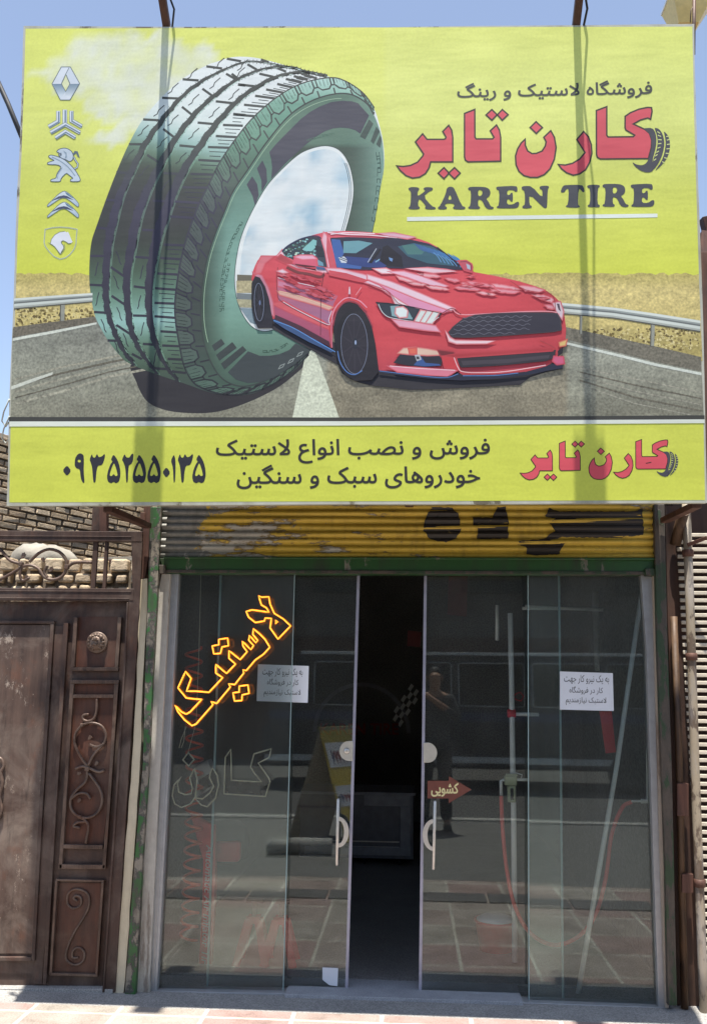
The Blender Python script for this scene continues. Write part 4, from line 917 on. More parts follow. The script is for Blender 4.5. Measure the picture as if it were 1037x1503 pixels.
plain('black_rubber', (.02, .02, .022, 1), .6)
plain('brown_panel', (.075, .045, .035, 1), .6, .1, .4, 6)
sb = thing('shop_building', (0, 0.2, 0), 'tyre shop building with a glass shop front in a worn green steel frame', 'shop')
XL, XR = P(228, 1150, 0).x, P(978, 1150, 0).x
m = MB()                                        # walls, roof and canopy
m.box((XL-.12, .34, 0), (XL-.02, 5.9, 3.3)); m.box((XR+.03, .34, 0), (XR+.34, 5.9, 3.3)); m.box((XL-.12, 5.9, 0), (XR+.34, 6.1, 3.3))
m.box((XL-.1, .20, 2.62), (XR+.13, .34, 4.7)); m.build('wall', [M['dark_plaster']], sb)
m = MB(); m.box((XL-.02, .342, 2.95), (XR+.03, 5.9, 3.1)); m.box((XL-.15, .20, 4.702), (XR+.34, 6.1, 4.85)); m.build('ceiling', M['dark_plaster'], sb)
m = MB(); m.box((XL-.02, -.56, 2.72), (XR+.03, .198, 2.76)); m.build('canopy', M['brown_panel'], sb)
m = MB(); m.box((XL-.02, .325, -.2), (XR+.03, 5.9, .006), bev=0); m.build('floor', M['shop_floor'], sb)
# green steel frame
m = MB(); m.slab([(221, 744), (237, 744), (233, 818), (230.5, 880), (224, 993), (218.5, 1119), (209, 1261), (198.5, 1461), (183, 1461), (198, 1261), (210, 1119), (213, 993), (217, 881), (219, 816)], 0.0, .10)
m.build('post', M['green_chipped'], sb)
m = MB(); m.slab([(959, 740), (974.5, 740), (979, 950), (985, 1130), (988, 1260), (993, 1476), (980, 1476), (975.5, 1260), (970.5, 1130), (964, 950)], 0.0, .10); m.build('post', M['green_dirty'], sb)
m = MB(); m.slab([(234, 819), (961, 822), (961, 843), (241, 841)], 0.03, .10)
m.slab([(240, 817), (961, 818.5), (961, 822), (240, 819.5)], 0.015, .05); m.build('lintel', M['green_paint'], sb)
m = MB(); m.slab([(236, 836), (960, 838.5), (960, 843.5), (236, 840.5)], 0.022, .02); m.slab([(946, 834), (962, 834), (963, 845), (947, 845)], .012, .04); m.slab([(233, 829), (242, 829), (243, 842), (234, 842)], .012, .04); m.build('lintel_lip', M['green_dirty'], sb)
# corrugated roller shutter, rolled down a little
s = N('shutter_paint'); v = s.mapping((1, 1, 1)); X = s.n('ShaderNodeSeparateXYZ'); s.l(s.coord(), X.inputs[0])
f = s.noise(5, 9, .7, s.mapping((.55, 1, 2.2))); f2 = s.noise(22, 6, .7, s.mapping((.5, 1, 1.6)))
xl_, xr_ = P(235, 780, .05).x, P(960, 780, .05).x
left = s.n('ShaderNodeMapRange'); s.l(X.outputs[0], left.inputs[0]); left.inputs[1].default_value = xl_; left.inputs[2].default_value = xl_+1.7; left.inputs[3].default_value = .035; left.inputs[4].default_value = -.10
k = s.math('ADD', s.math('ADD', s.math('MULTIPLY', f, .8), s.math('MULTIPLY', f2, .2)), left.outputs[0])
worn_m = s.ramp(k, [(.52, 0.0), (.545, 1.0)])
base = s.mix(s.noise(30, 5), (.46, .30, .03, 1), (.62, .43, .06, 1)); steel = s.mix(s.noise(12, 6, .7, s.mapping((.3, 1, 3))), (.28, .265, .225, 1), (.50, .475, .41, 1))
c_ = s.mix(worn_m, base, steel)
e1 = s.ramp(k, [(.50, 0.0), (.52, .8), (.535, .8), (.55, 0.0)]); c_ = s.mix(e1, c_, (.10, .07, .04, 1))
dk = s.n('ShaderNodeMapRange'); s.l(X.outputs[0], dk.inputs[0]); dk.inputs[1].default_value = xl_+.05; dk.inputs[2].default_value = xl_+.36; dk.inputs[3].default_value = .22; dk.inputs[4].default_value = -.15
dm = s.ramp(s.math('ADD', s.noise(7, 8, .7), dk.outputs[0]), [(.50, 0.0), (.52, 1.0)])
c_ = s.mix(dm, c_, s.mix(s.noise(40, 5, .7), (.07, .075, .075, 1), (.32, .31, .27, 1)))
c_ = s.mix(s.ramp(s.noise(9, 7, .7, s.mapping((1.5, 1, .5))), [(.52, 0.0), (.74, .45)]), c_, (.06, .045, .025, 1))
s.set(c_, .5, .1); s.bump(s.math('MULTIPLY', k, 1.0), .4, .006); M['shutter_paint'] = s.m
m = MB(); NY = 91; bm = m.bm; ya, yb = 735.0, 819.0; rows = []
for i in range(NY):
    y = ya+(yb-ya)*i/(NY-1); ph = (y-748)/10.4*2*math.pi; dep = .05-.011*(abs(math.sin(ph/2))**.8)*1.6
    rows.append([bm.verts.new(P(x, y+(x-600)*.003, .05)+Vector((0, dep-.05+.004*math.sin(x*.013+i*.2), 0))) for x in range(232, 965, 12)])
for A_1, B_1 in zip(rows, rows[1:]):
    for i in range(len(A_1)-1):
        ff = bm.faces.new((A_1[i], A_1[i+1], B_1[i+1], B_1[i])); ff.smooth = True
sh_ = m.build('roller_shutter', M['shutter_paint'], sb)
def on_shutter(px, py, lift):
    ph = (py-(px-600)*.003-748)/10.4*2*math.pi
    return P(px, py, .05)+Vector((0, -.011*(abs(math.sin(ph/2))**.8)*1.6-.0035-lift, 0))
worn('black_lettering', (.028, .022, .018, 1), (.30, .20, .03, 1), .37, 14, .55, stretch=(.5, 1, 1.5))
ZS = lambda L: Z(500, 740, 2.1604, L)
def ragged(L, k=1.3): return [(x+random.uniform(-k, k), y+random.uniform(-k*.5, k*.5)) for x, y in densify(L, 3.5)]
for L, h in ((ZS([(285, 12), (355, 12), (375, 40), (382, 80), (365, 110), (330, 122), (285, 115), (260, 85), (268, 45)]), [ZS([(305, 30), (345, 28), (360, 45), (335, 60), (300, 52)])]), (ZS([(418, 42), (480, 44), (492, 12), (520, 10), (530, 60), (528, 110), (430, 112), (432, 70), (418, 68)]), []),
             (ZS([(660, 14), (690, 24), (930, 24), (952, 14), (956, 100), (880, 108), (700, 106), (660, 116), (705, 126), (690, 160), (620, 164), (585, 158), (590, 140), (556, 128), (560, 118), (640, 112), (676, 86), (660, 60), (678, 48), (646, 40)]), [])):
    SA = Art(on_shutter, .0005, .0001); SA.poly(ragged(L), (0, 0, 0), holes=[ragged(q) for q in h], grid=2.6)
    SA.build('painted_letter', sh_, M['black_lettering'])
# jambs
m = MB(); m.slab([(237, 842), (250, 842), (240, 1040), (231, 1200), (219, 1461), (198.5, 1461), (210, 1261), (219, 1119), (225, 993), (231, 881)], .035, .12); m.build('jamb', M['white_wood'], sb)
m = MB(); m.slab([(250, 842), (262.5, 842), (247, 1150), (230, 1459), (219, 1459), (236, 1150)], .06, .07); m.slab([(257.5, 842), (259, 842), (243, 1150), (226, 1459), (224.5, 1459), (241, 1150)], .055, .01)
m.slab([(200, 1454), (424, 1458), (424, 1467), (200, 1464)], .058, .09); m.build('window_frame', M['aluminium'], sb)
m = MB(); m.slab([(940, 844), (957.5, 844), (968, 1240), (976, 1481), (966, 1481), (957.5, 1240), (948, 950)], .06, .07); m.slab([(761, 1471), (975, 1479), (976, 1489), (761, 1481)], .058, .09); m.build('window_frame', M['aluminium'], sb)
m = MB(); m.slab([(957.5, 844), (963, 845), (973.5, 1240), (981, 1480), (976, 1480), (968, 1240)], .035, .12); m.build('jamb', M['tan_wood'], sb)
m = MB(); zt = .012; m.box((P(420, 1465, .1).x, .03, -.05), (P(765, 1475, .1).x, .30, zt)); m.build('threshold', M['granite'], sb)

# glass
def glass(name, tint, film):
    s = N(name); t_ = s.t; t_.nodes.remove(s.b); out = t_.nodes['Material Output']
    tr = s.n('ShaderNodeBsdfTransparent'); tr.inputs[0].default_value = tint
    gl = s.n('ShaderNodeBsdfGlossy'); gl.inputs['Roughness'].default_value = 0.012; gl.inputs[0].default_value = (.95, 1, .98, 1)
    fr_ = s.n('ShaderNodeFresnel'); fr_.inputs[0].default_value = 1.6
    mx = s.n('ShaderNodeMixShader'); s.l(fr_.outputs[0], mx.inputs[0]); s.l(tr.outputs[0], mx.inputs[1]); s.l(gl.outputs[0], mx.inputs[2])
    df = s.n('ShaderNodeBsdfDiffuse'); df.inputs[0].default_value = (.50, .52, .48, 1)      # dust and wiping smears on the pane
    d1 = s.ramp(s.noise(2.2, 8, .72, s.mapping((1, 1, .6))), [(.36, film*.35), (.72, film)]); d2 = s.ramp(s.noise(6, 8, .8, s.mapping((5, 1, .7), rot=(0, .6, 0))), [(.58, 0.0), (.72, film*.9)])
    m2 = s.n('ShaderNodeMixShader'); s.l(s.math('ADD', d1, d2), m2.inputs[0]); s.l(mx.outputs[0], m2.inputs[1]); s.l(df.outputs[0], m2.inputs[2])
    s.l(m2.outputs[0], out.inputs[0]); M[name] = s.m; return s.m
glass('glass', (.95, .97, .96, 1), .05); glass('glass_film', (.93, .97, .96, 1), .075)
plain('glass_edge', (.30, .42, .42, 1), .25, 0, .1); plain('edge_trim', (.36, .36, .44, 1), .35, .3, .15)
YF, YS = .10, .16
def pane(name, px, Y, edges, parent, mat='glass'):
    m = MB(); a_ = [P(x, y, Y) for x, y in px]; m.prism(a_, [p+Vector((0, .010, 0)) for p in a_], 0, 0)
    o = m.build(name, M[mat], parent)
    m = MB()
    for p, q, wd in edges: m.bar(P(*p, Y+.005)-Vector((0, 0, 0)), P(*q, Y+.005), wd, .013, bev=.001)
    m.build('glass_edge', M['glass_edge'], o); return o
pane('window_pane', [(262, 838), (432.5, 838), (415, 1457), (230, 1456)], YF, [((432.5, 838), (415.5, 1457), .004)], sb)
pane('window_pane', [(774, 840), (946, 841), (967, 1480), (775.5, 1472)], YF, [((774, 840), (775.5, 1472), .004)], sb, 'glass_film')
def door(corners, edge, trail, hx, mirror):
    d_ = pane('sliding_door', corners, YS, [(trail[0], trail[1], .012)], sb)
    m = MB(); m.bar(P(*edge[0], YS+.005), P(*edge[1], YS+.005), .016, .018); m.build('edge_trim', M['edge_trim'], d_)
    return d_
d1 = door([(324, 838), (528, 838), (509.5, 1467), (303, 1458)], [(526, 838), (508, 1467)], [(324.5, 838), (304, 1458)], 500, 1)
d2 = door([(622, 839), (820, 840), (826, 1474), (614, 1470)], [(624, 839), (616, 1470)], [(819.5, 840), (825.5, 1474)], 634, -1)
plain('nickel', (.62, .60, .56, 1), .35, .7, .1, 30, .05); plain('lock_face', (.56, .54, .47, 1), .4, .5, .1, 30, .05)
def lock(px, py, side, parent, cyl):
    o = P(px, py, YS); m = MB(); r_ = .053; n = 22
    fr2 = [o+Vector((-side*.028+side*0, -.012, 0))+Vector((-side*r_*math.sin(math.pi*k/n)*.98, 0, r_*math.cos(math.pi*k/n))) for k in range(n+1)]
    fr2 = [o+Vector((side*.022, -.012, r_))]+[p+Vector((side*.028, 0, 0)) for p in fr2]+[o+Vector((side*.022, -.012, -r_))]
    m.prism(fr2, [p+Vector((0, .034, 0)) for p in fr2], 0, .003); L_ = m.build('lock', M['lock_face'], parent)
    if cyl:
        m = MB(); m.lathe([(.016, 0), (.016, .006), (.008, .009), (.001, .009)], o+Vector((-.012, -.012, 0)), (0, -1, 0), 16); m.box((o.x-.0135, o.y-.0225, o.z-.006), (o.x-.0105, o.y-.020, o.z+.006), bev=0); m.build('cylinder', M['nickel'], L_)
lock(512, 1102, 1, d1, True); lock(627, 1104.5, -1, d2, False)
def handle(top, bot, side, parent):
    m = MB(); a_ = P(*top, YS-.055); b_ = P(*bot, YS-.055)
    m.tube([a_, a_.lerp(b_, .02), a_.lerp(b_, .5), a_.lerp(b_, .98), b_], [.004, .008, .0085, .008, .004], 10)
    a2 = P(top[0]+(.8 if side > 0 else -1), top[1]-0, YS-.018); 
    m.tube([a2, a2.lerp(P(*bot, YS-.018), .45)], .006, 8)
    c0 = a_.lerp(b_, .27); c1 = a_.lerp(b_, .73); h_ = (c0-c1).length/2; cc_ = (c0+c1)/2; ring = []; ring2 = []
    for k in range(25):
        th = -math.pi/2+math.pi*k/24
        ring.append(cc_+Vector((side*.062*math.cos(th), -.004, h_*math.sin(th)))); ring2.append(cc_+Vector((side*.036*math.cos(th), -.004, h_*.80*math.sin(th))))
    m.prism(ring+ring2[::-1], [p+Vector((0, .016, 0)) for p in ring+ring2[::-1]], 0, .003)
    for t_ in (.27, .73): m.tube([a_.lerp(b_, t_), a_.lerp(b_, t_)+Vector((0, .05, 0))], .007, 8)
    m.build('handle', M['nickel'], parent)
handle((496, 1172), (494, 1271), 1, d1); handle((638, 1175), (635.5, 1277), -1, d2)

# ================================================================== billboard supports behind the banner
m = MB()
for x in (60, 240, 520, 845, 1000): m.bar(S(x, 44, -.07), S(x*0.985+8, 736, -.07), .05, .05)
for y in (60, 300, 520, 730): m.bar(S(45, y, -.105), S(1015, y, -.105), .04, .04)
m.build('frame', M['rust_steel'], bb)
for (p, Y0, q) in (((217, 772), -.02, (158, 747)), ((974, 764), -.02, (1022, 741)), ((600, 742), .18, (600, 734))):
    m = MB(); m.bar(P(*p, Y0), S(*q, -.06), .045, .03); m.build('bracket', M['rust_steel'], bb)
m = MB(); m.slab([(146, 742), (156.5, 742), (156.5, 780), (146, 780)], .03, .045); m.build('bracket', M['rust_steel'], bb)
m = MB()                                         # ties holding the banner at its left edge
for y in (600, 625):
    m.tube([S(14, y-14, .004), S(6, y+4, -.03), S(3, y+18, -.06), S(9, y+26, -.07), S(13, y+20, -.02)], .004, 6)
m.build('tie_wire', plain('pale_wire', (.5, .52, .45, 1), .6), bb)
# flood lights on arms reaching out over the top edge
plain('lamp_black', (.022, .021, .024, 1), .5, .3)
def flood(px, label):
    b_ = S(px, 42, 0); root = thing('floodlight', b_, label, 'floodlight', 'floodlights on arms over the billboard')
    q_ = b_+Vector((0, -.52, .46))
    m = MB(); m.bar(b_+Vector((0, .14, -.14)), b_+Vector((0, .02, .03)), .045, .03); m.bar(b_+Vector((0, .02, .03)), q_, .038, .038); m.build('arm', M['rust_steel'], root)
    m = MB(); m.tube([b_+Vector((.028, .02, -.02)), b_+Vector((.05, -.03, .09)), b_+Vector((.022, -.1, .16)), b_+Vector((.06, -.2, .22)), b_+Vector((.03, -.40, .36)), q_+Vector((.02, -.02, .02))], .006, 6); m.build('cable', M['lamp_black'], root)
    m = MB(); m.box((q_.x-.065, q_.y-.10, q_.z-.05), (q_.x+.065, q_.y+.04, q_.z+.07), bev=.015); m.box((q_.x-.075, q_.y-.12, q_.z+.03), (q_.x+.075, q_.y+.05, q_.z+.05), bev=.004); m.build('lamp_head', M['lamp_black'], root)
flood(243, 'dark floodlight arm over the top edge of the billboard, above the printed tyre'); flood(846, 'dark floodlight arm over the top edge of the billboard, above the red Persian lettering')
# ================================================================== left: iron gate
GP = streaky('gate_steel', C(40, 25, 21, .8), C(92, 68, 57, .8), .55, .15, 5)
GL = streaky('gate_sheet', C(58, 42, 36, .8), C(112, 90, 78, .8), .5, .1, 3.2, scr=C(190, 175, 160, .8))
GD = streaky('gate_dark', C(46, 24, 18, .8), C(100, 58, 40, .8), .5, .15, 5)
GS = streaky('gate_scroll', C(52, 39, 34, .8), C(122, 98, 84, .8), .45, .3, 20)
def dusty(m, dust, rust):
    """dust settled in cloudy patches and rust breaking through"""
    s = N.__new__(N); s.m = m; s.t = m.node_tree; s.b = s.t.nodes['Principled BSDF']; s.co = None
    ln = s.b.inputs['Base Color'].links[0]; src = ln.from_socket
    c = s.mix(s.ramp(s.noise(2.6, 8, .68, dist=.6), [(.47, 0.0), (.66, .62)]), src, dust)
    c = s.mix(s.ramp(s.noise(7, 9, .75, s.mapping((1, 1, .6))), [(.56, 0.0), (.68, .42)]), c, rust)
    c = s.mix(s.ramp(s.noise(11, 7, .7, s.mapping((2.2, 1, .35))), [(.56, 0.0), (.7, .6)]), c, (.018, .013, .011, 1)); s.l(c, s.b.inputs['Base Color'])
dusty(GP, C(120, 106, 96, .8), C(104, 58, 34, .8)); dusty(GL, C(142, 128, 116, .8), C(118, 70, 46, .8)); dusty(GD, C(104, 82, 70, .8), C(110, 64, 42, .8)); dusty(GS, C(140, 122, 108, .8), C(112, 66, 42, .8))
gate = thing('iron_gate', P(90, 1455, .04), 'dark brown steel gate with scrollwork and a lion head left of the shop front', 'gate')
m = MB()
m.slab([(-330, 776.5), (209, 780), (208.5, 795), (-330, 793)], 0, .05); m.slab([(-330, 784), (193, 787), (193, 788.2), (-330, 785.4)], -.004, .01)
m.slab([(-330, 861), (197, 864), (196, 882), (-330, 879)], 0, .05); m.slab([(-330, 865), (193, 867.5), (193, 868.8), (-330, 866.4)], -.004, .01); m.slab([(-330, 875), (190, 878), (190, 879.2), (-330, 876.4)], -.004, .01)
m.slab([(193, 794.5), (209, 794.5), (205, 880), (199, 980), (187, 1160), (169, 1457), (152, 1457), (172, 1160), (183, 980), (188.5, 881.5), (195.5, 864)], .002, .05)
m.slab([(186, 884), (188.5, 884), (184, 980), (173, 1160), (153, 1457), (150, 1457), (170, 1160), (181.5, 980)], -.006, .06)
m.slab([(137, 795), (144, 795), (139.5, 864), (132.5, 864)], .012, .02, bev=.002); m.slab([(154, 795), (159, 795), (155, 864), (150, 864)], .012, .02, bev=.002)
m.slab([(136, 742), (148, 742), (146, 779), (134, 779)], .06, .04)
m.build('frame', GP, gate)
m = MB(); m.slab([(-330, 1448), (166, 1452), (165, 1460), (-330, 1457)], .0, .14); m.build('sill', M['concrete'], gate)
# leaf
m = MB()
m.slab([(-330, 881.5), (190, 883), (150, 1452), (-330, 1447)], .05, .02, bev=0); m.build('leaf', GP, gate)
m = MB(); m.slab([(-330, 916), (74, 917), (49, 1400), (-330, 1400)], .044, .005); m.build('door_panel', GL, gate)
m = MB()
m.slab([(-330, 909), (80, 911), (79.5, 915.5), (-330, 914)], .028, .02); m.slab([(74, 915.7), (79.5, 915.7), (63, 1180), (51, 1411), (46, 1411), (58, 1180)], .028, .02); m.slab([(-330, 1403), (46, 1405), (46, 1411), (-330, 1409)], .028, .02)
m.slab([(81, 918), (97, 918), (82, 1180), (62, 1445), (50, 1445), (64, 1200)], .040, .012); m.slab([(93.5, 914), (100.5, 914), (83, 1180), (68, 1445), (62.5, 1445), (79, 1180)], .026, .025)
m.slab([(-330, 1424), (48, 1428), (47, 1436), (-330, 1432)], .05, .03)
m.build('stile', GP, gate)
m = MB()
for L in ([(108.5, 906), (114, 906), (109.5, 979), (104, 979)], [(173, 906), (178.5, 906), (173.5, 979), (168.5, 979)], [(104, 979.5), (174, 979.5), (173.5, 984.5), (104, 984.5)], [(103.5, 998), (175, 998), (174.5, 1003.5), (103, 1003.5)], [(106, 1019.5), (167, 1019.5), (166.5, 1024.5), (106, 1024.5)],
          [(103, 1004), (108.5, 1004), (96, 1200), (91, 1275), (86, 1275), (92, 1190)], [(168, 1004), (174, 1004), (161, 1190), (155, 1275), (150, 1275), (157, 1190)], [(92, 1239.5), (151, 1240.5), (150.5, 1246.5), (91.5, 1245.5)], [(87, 1268.5), (155, 1269.5), (154, 1276), (87, 1275)],
          [(82, 1290), (153, 1292), (152.5, 1295), (82, 1293)], [(81, 1293), (84.5, 1293), (76, 1431), (72.5, 1431)], [(149, 1295), (152.5, 1295), (143, 1434), (139.5, 1434)], [(74, 1428), (140, 1430), (140, 1434), (73, 1432)]):
    m.slab(L, .026, .03, bev=.002)
m.build('moulding', GS, gate)
m = MB(); m.slab([(114, 905), (173, 905), (168, 979), (109.5, 979)], .0475, .004, bev=0); m.slab([(108, 1004), (168, 1004), (157, 1190), (151, 1240), (94, 1240), (98, 1190)], .0475, .004, bev=0); m.slab([(85, 1296), (149, 1296), (140, 1428), (76, 1428)], .0475, .004, bev=0); m.build('column_panel', GD, gate)
# lion-head boss
o = P(143.5, 943, .048); m = MB()
m.lathe([(.060, 0), (.060, .012), (.054, .016), (.046, .014), (.044, .02), (.036, .032), (.022, .042), (.001, .046)], o, (0, -1, 0), 26)
for k in range(13):
    th = R(-60+k*25); m.tube([o+Vector((.030*math.cos(th), -.030, .030*math.sin(th)+.004)), o+Vector((.050*math.cos(th+.2), -.022, .050*math.sin(th+.2)))], [.008, .005], 6)
def blob(m, c_, rx, ry, rz, n=10):
    m.lathe([(math.sin(math.pi*k/n)*rx, -math.cos(math.pi*k/n)*rz) for k in range(n+1)], c_, (0, 0, 1), 12)
blob(m, o+Vector((0, -.046, -.008)), .016, .016, .013); blob(m, o+Vector((0, -.055, -.004)), .007, .007, .005); blob(m, o+Vector((0, -.043, .016)), .013, .013, .012)
for sx in (-1, 1): blob(m, o+Vector((sx*.014, -.044, .012)), .006, .006, .005); blob(m, o+Vector((sx*.010, -.054, -.014)), .009, .009, .007); blob(m, o+Vector((sx*.030, -.034, .030)), .010, .008, .010)
m.build('lion_head', GS, gate)
def scroll(pxs, r=.0075, Y=.034, n=6): return [P(p.x, p.y, Y) for p in spline(pxs, n)]
def Z6(L): return [(x/4.509, 880+y/4.509) for x, y in L]
def Zb(L): return [(x/3.73, 1100+y/3.73) for x, y in L]
def Zt(L): return [(x/4.714, 740+y/4.714) for x, y in L]
def leaf(m, px, Y, sz, rot):
    o = P(px[0], px[1], Y); pts = [(0, 0), (.3, .5), (.15, .75), (.5, .8), (.45, 1.25), (.75, 1.0), (1.1, 1.3), (1.05, .85), (1.5, .6), (1.05, .4), (1.15, 0), (.7, .1), (.5, -.3), (.3, -.1)]
    a_ = [o+Vector((sz*(x*math.cos(rot)-y*math.sin(rot)), 0, sz*(x*math.sin(rot)+y*math.cos(rot)))) for x, y in pts]
    m.prism(a_, [p+Vector((0, .010, 0)) for p in a_], 0, .002)
def scr(lines, leaves, knobs=(), r=.0075, Y=.034):
    m = MB()
    for L in lines: m.tube(scroll(L, r, Y), r, 8)
    for px, sz, rot in leaves: leaf(m, px, Y-.006, sz, rot)
    for px, w_ in knobs: o = P(px[0], px[1], Y); m.box((o.x-w_, o.y-.014, o.z-w_), (o.x+w_, o.y+.01, o.z+w_), bev=.004)
    return m.build('scroll', GS, gate)
scr([Z6([(642, 655), (640, 740), (620, 790), (580, 805), (550, 790), (555, 765), (590, 760)]), Z6([(545, 830), (600, 815), (670, 835), (702, 890), (690, 950), (640, 975), (595, 960)]), Z6([(545, 830), (505, 880), (495, 950), (530, 1030), (580, 1105)]), Z6([(690, 950), (620, 1030), (585, 1100)]),
     Z6([(580, 1125), (570, 1200), (510, 1260), (470, 1320), (475, 1390), (530, 1438), (600, 1440), (655, 1400), (678, 1330), (660, 1250), (590, 1150)]), Z6([(470, 1320), (520, 1285), (575, 1285), (600, 1320)]), Z6([(500, 1120), (560, 1105), (650, 1140), (690, 1130)]), Zb([(440, 372), (470, 390), (485, 430), (470, 515)]), Zb([(470, 395), (425, 400), (405, 420), (440, 430)])],
    [(Z6([(580, 925)])[0], .017, 0), (Z6([(625, 1095)])[0], .017, .1), (Z6([(540, 1150)])[0], .016, 2.6), (Z6([(510, 1340)])[0], .017, 0)], [(Z6([(580, 1118)])[0], .012), (Z6([(545, 830)])[0], .009), (Zb([(440, 368)])[0], .009)])
scr([Zb([(425, 830), (405, 815), (420, 800), (445, 815), (440, 855), (400, 870), (370, 840), (378, 785), (425, 765), (480, 790), (490, 850), (460, 920), (410, 1000), (370, 1090), (365, 1150), (410, 1180), (455, 1160), (462, 1110), (430, 1085), (400, 1105), (400, 1140), (430, 1140)])], [], r=.006, Y=.042)
scr([Zt([(-60, 270), (10, 320), (60, 380), (110, 405), (150, 410)]), Zt([(205, 400), (270, 340), (340, 312), (410, 330), (455, 380), (462, 440), (430, 500), (370, 522), (310, 505), (270, 450), (220, 425), (165, 430), (80, 480), (0, 520), (-80, 530)]), Zt([(462, 440), (520, 405), (640, 403)]), Zt([(150, 440), (140, 490), (160, 530), (205, 510)]), Zt([(330, 425), (310, 470), (330, 510)])],
    [(Zt([(145, 370)])[0], .022, .2), (Zt([(335, 465)])[0], .022, .1), (Zt([(300, 400)])[0], .018, 1.2), (Zt([(170, 520)])[0], .018, .3)], [(Zt([(465, 435)])[0], .013), (Zt([(150, 415)])[0], .012)], r=.009, Y=.025)
m = MB(); m.tube(scroll([(-8, 1112), (2, 1114), (6, 1124), (2, 1134), (4, 1150), (0, 1170), (3, 1190), (-4, 1205)], Y=.03), .009, 8); m.box(tuple(P(-14, 1210, .04)), tuple(P(-4, 1110, .06)), bev=.003); m.build('handle', GS, gate)

# pilaster and dark post between gate and shop
worn('pilaster_paint', (.62, .55, .40, 1), (.40, .34, .25, 1), .36, 5, .85, edge=(.16, .11, .08, 1), grime=(.34, .27, .17, 1))
m = MB(); L = [(207, 850), (217.5, 849), (214.5, 920), (210, 1000), (205.5, 1119), (196, 1261), (182, 1459), (167, 1459), (183, 1261), (194, 1119), (200, 1000)]
rag = [(x+random.uniform(-1, 1), y) for x, y in densify(L, 24)]; m.slab(rag, .012, .2, bev=0)
tag(m.build('plaster_pilaster', M['pilaster_paint']), 'narrow peeling cream plaster strip between the brown gate and the green post', 'pilaster')
m = MB(); m.slab([(211, 742), (222, 742), (218, 816), (213, 849), (206, 849), (209, 800)], .02, .1); m.slab([(206, 752), (213, 752), (213, 764), (206, 764)], .012, .05)
tag(m.build('steel_post', M['rust_steel']), 'short dark rusty post above the cream plaster strip, under the billboard', 'post')

# ------------------------------------------------------------------ walls behind the gate
s = N('old_brick'); oi = s.n('ShaderNodeObjectInfo'); ge = s.n('ShaderNodeNewGeometry')
c_ = s.ramp(ge.outputs['Random Per Island'], [(0, (.48, .36, .23, 1)), (.35, (.62, .49, .33, 1)), (.7, (.68, .55, .39, 1)), (1, (.44, .33, .22, 1))])
c_ = s.mix(1.0, c_, s.ramp(s.noise(14, 7, .7), [(.3, (.6, .58, .55, 1)), (.65, (1, 1, 1, 1))]), 'MULTIPLY'); s.set(c_, .9); s.bump(s.noise(45, 6, .7), .7, .012); M['old_brick'] = s.m
stone('mud_mortar', (.22, .17, .12, 1), 20, 90, .95)
def brick_wall(name, o, u, width, height, label, bw=.21, bh=.062, gap=.014, jit=.012, rough=0.0, thick=.2):
    o = Vector(o); u = Vector(u).normalized(); nrm = u.cross(Vector((0, 0, 1))); m = MB()
    r0 = 0; z = 0.0
    while z < height:
        h_ = bh*random.uniform(1-rough, 1+rough*1.6); x = -bw*random.random()
        while x < width:
            w_ = bw*random.uniform(.82-rough, 1.12+rough*.6); x0 = max(0, x+gap/2); x1 = min(width, x+w_-gap/2)
            if x1-x0 > .03:
                d = random.uniform(0, jit); a_ = []
                zz = [z+gap/2+random.uniform(0, .006), z+h_-gap/2-random.uniform(0, .006)]
                q = [(x0+random.uniform(0, .008), zz[0]), (x1-random.uniform(0, .008), zz[0]+random.uniform(-.004, .004)), (x1-random.uniform(0, .01), zz[1]), (x0+random.uniform(0, .01), zz[1]+random.uniform(-.004, .004))]
                f_ = [o+u*a1+Vector((0, 0, b1))+nrm*(d+random.uniform(0, .004)) for a1, b1 in q]; b_ = [o+u*a1+Vector((0, 0, b1))-nrm*.05 for a1, b1 in q]
                m.prism(f_, b_, 0, .014*rough/.4 if rough else .003)
            x += w_
        z += h_
    wall = m.build(name, M['old_brick']); wall['label'] = label; wall['category'] = 'wall'
    m = MB(); a_ = [o+nrm*-.012, o+u*width+nrm*-.012, o+u*width+nrm*-.012+Vector((0, 0, height)), o+nrm*-.012+Vector((0, 0, height))]; m.prism(a_, [p-nrm*thick for p in a_], 0, 0); m.build('mortar', M['mud_mortar'], wall)
    return wall
brick_wall('brick_wall', (-4.75, .5, -.12), (.5, 1, 0), 4.3, 3.87, 'long old brick wall running back behind the gate, left of the billboard')
brick_wall('stone_wall', (-3.04, 4.4, -.12), (1, 0, 0), .98, 3.92, 'rough brown stone wall at the back of the yard, under the billboard', .2, .07, .012, .05, .35)
brick_wall('rubble_wall', (-3.9, 1.0, -.12), (1, 0, 0), 2.05, 2.45, 'low wall of rough rounded stones showing just above the gate', .11, .075, .016, .05, .4)
plain('tarp', (.27, .25, .21, 1), .85, 0, .3, 9, .9)
m = MB(); o = P(66, 820, 1.45); bm = m.bm; rings = []
for i in range(15):
    t_ = i/14; x = -.26+.52*t_; r_ = (.12*(1-abs(2*t_-1)**3.5)+.012)*(1-.25*t_)
    rings.append([bm.verts.new(o+Vector((x, r_*1.2*math.cos(2*math.pi*k/16)*(1+.07*math.sin(5*k+i)), r_*math.sin(2*math.pi*k/16)*(1+.08*math.sin(3*k+i*1.7))-t_*.02))) for k in range(16)])
for A_1, B_1 in zip(rings, rings[1:]):
    for k in range(16): ff = bm.faces.new((A_1[k], A_1[(k+1) % 16], B_1[(k+1) % 16], B_1[k])); ff.smooth = True
bm.faces.new(rings[0][::-1]); bm.faces.new(rings[-1])
tag(m.build('tarp_bundle', M['tarp']), 'pale wrapped bundle lying on the stone wall behind the gate scrollwork', 'bundle')
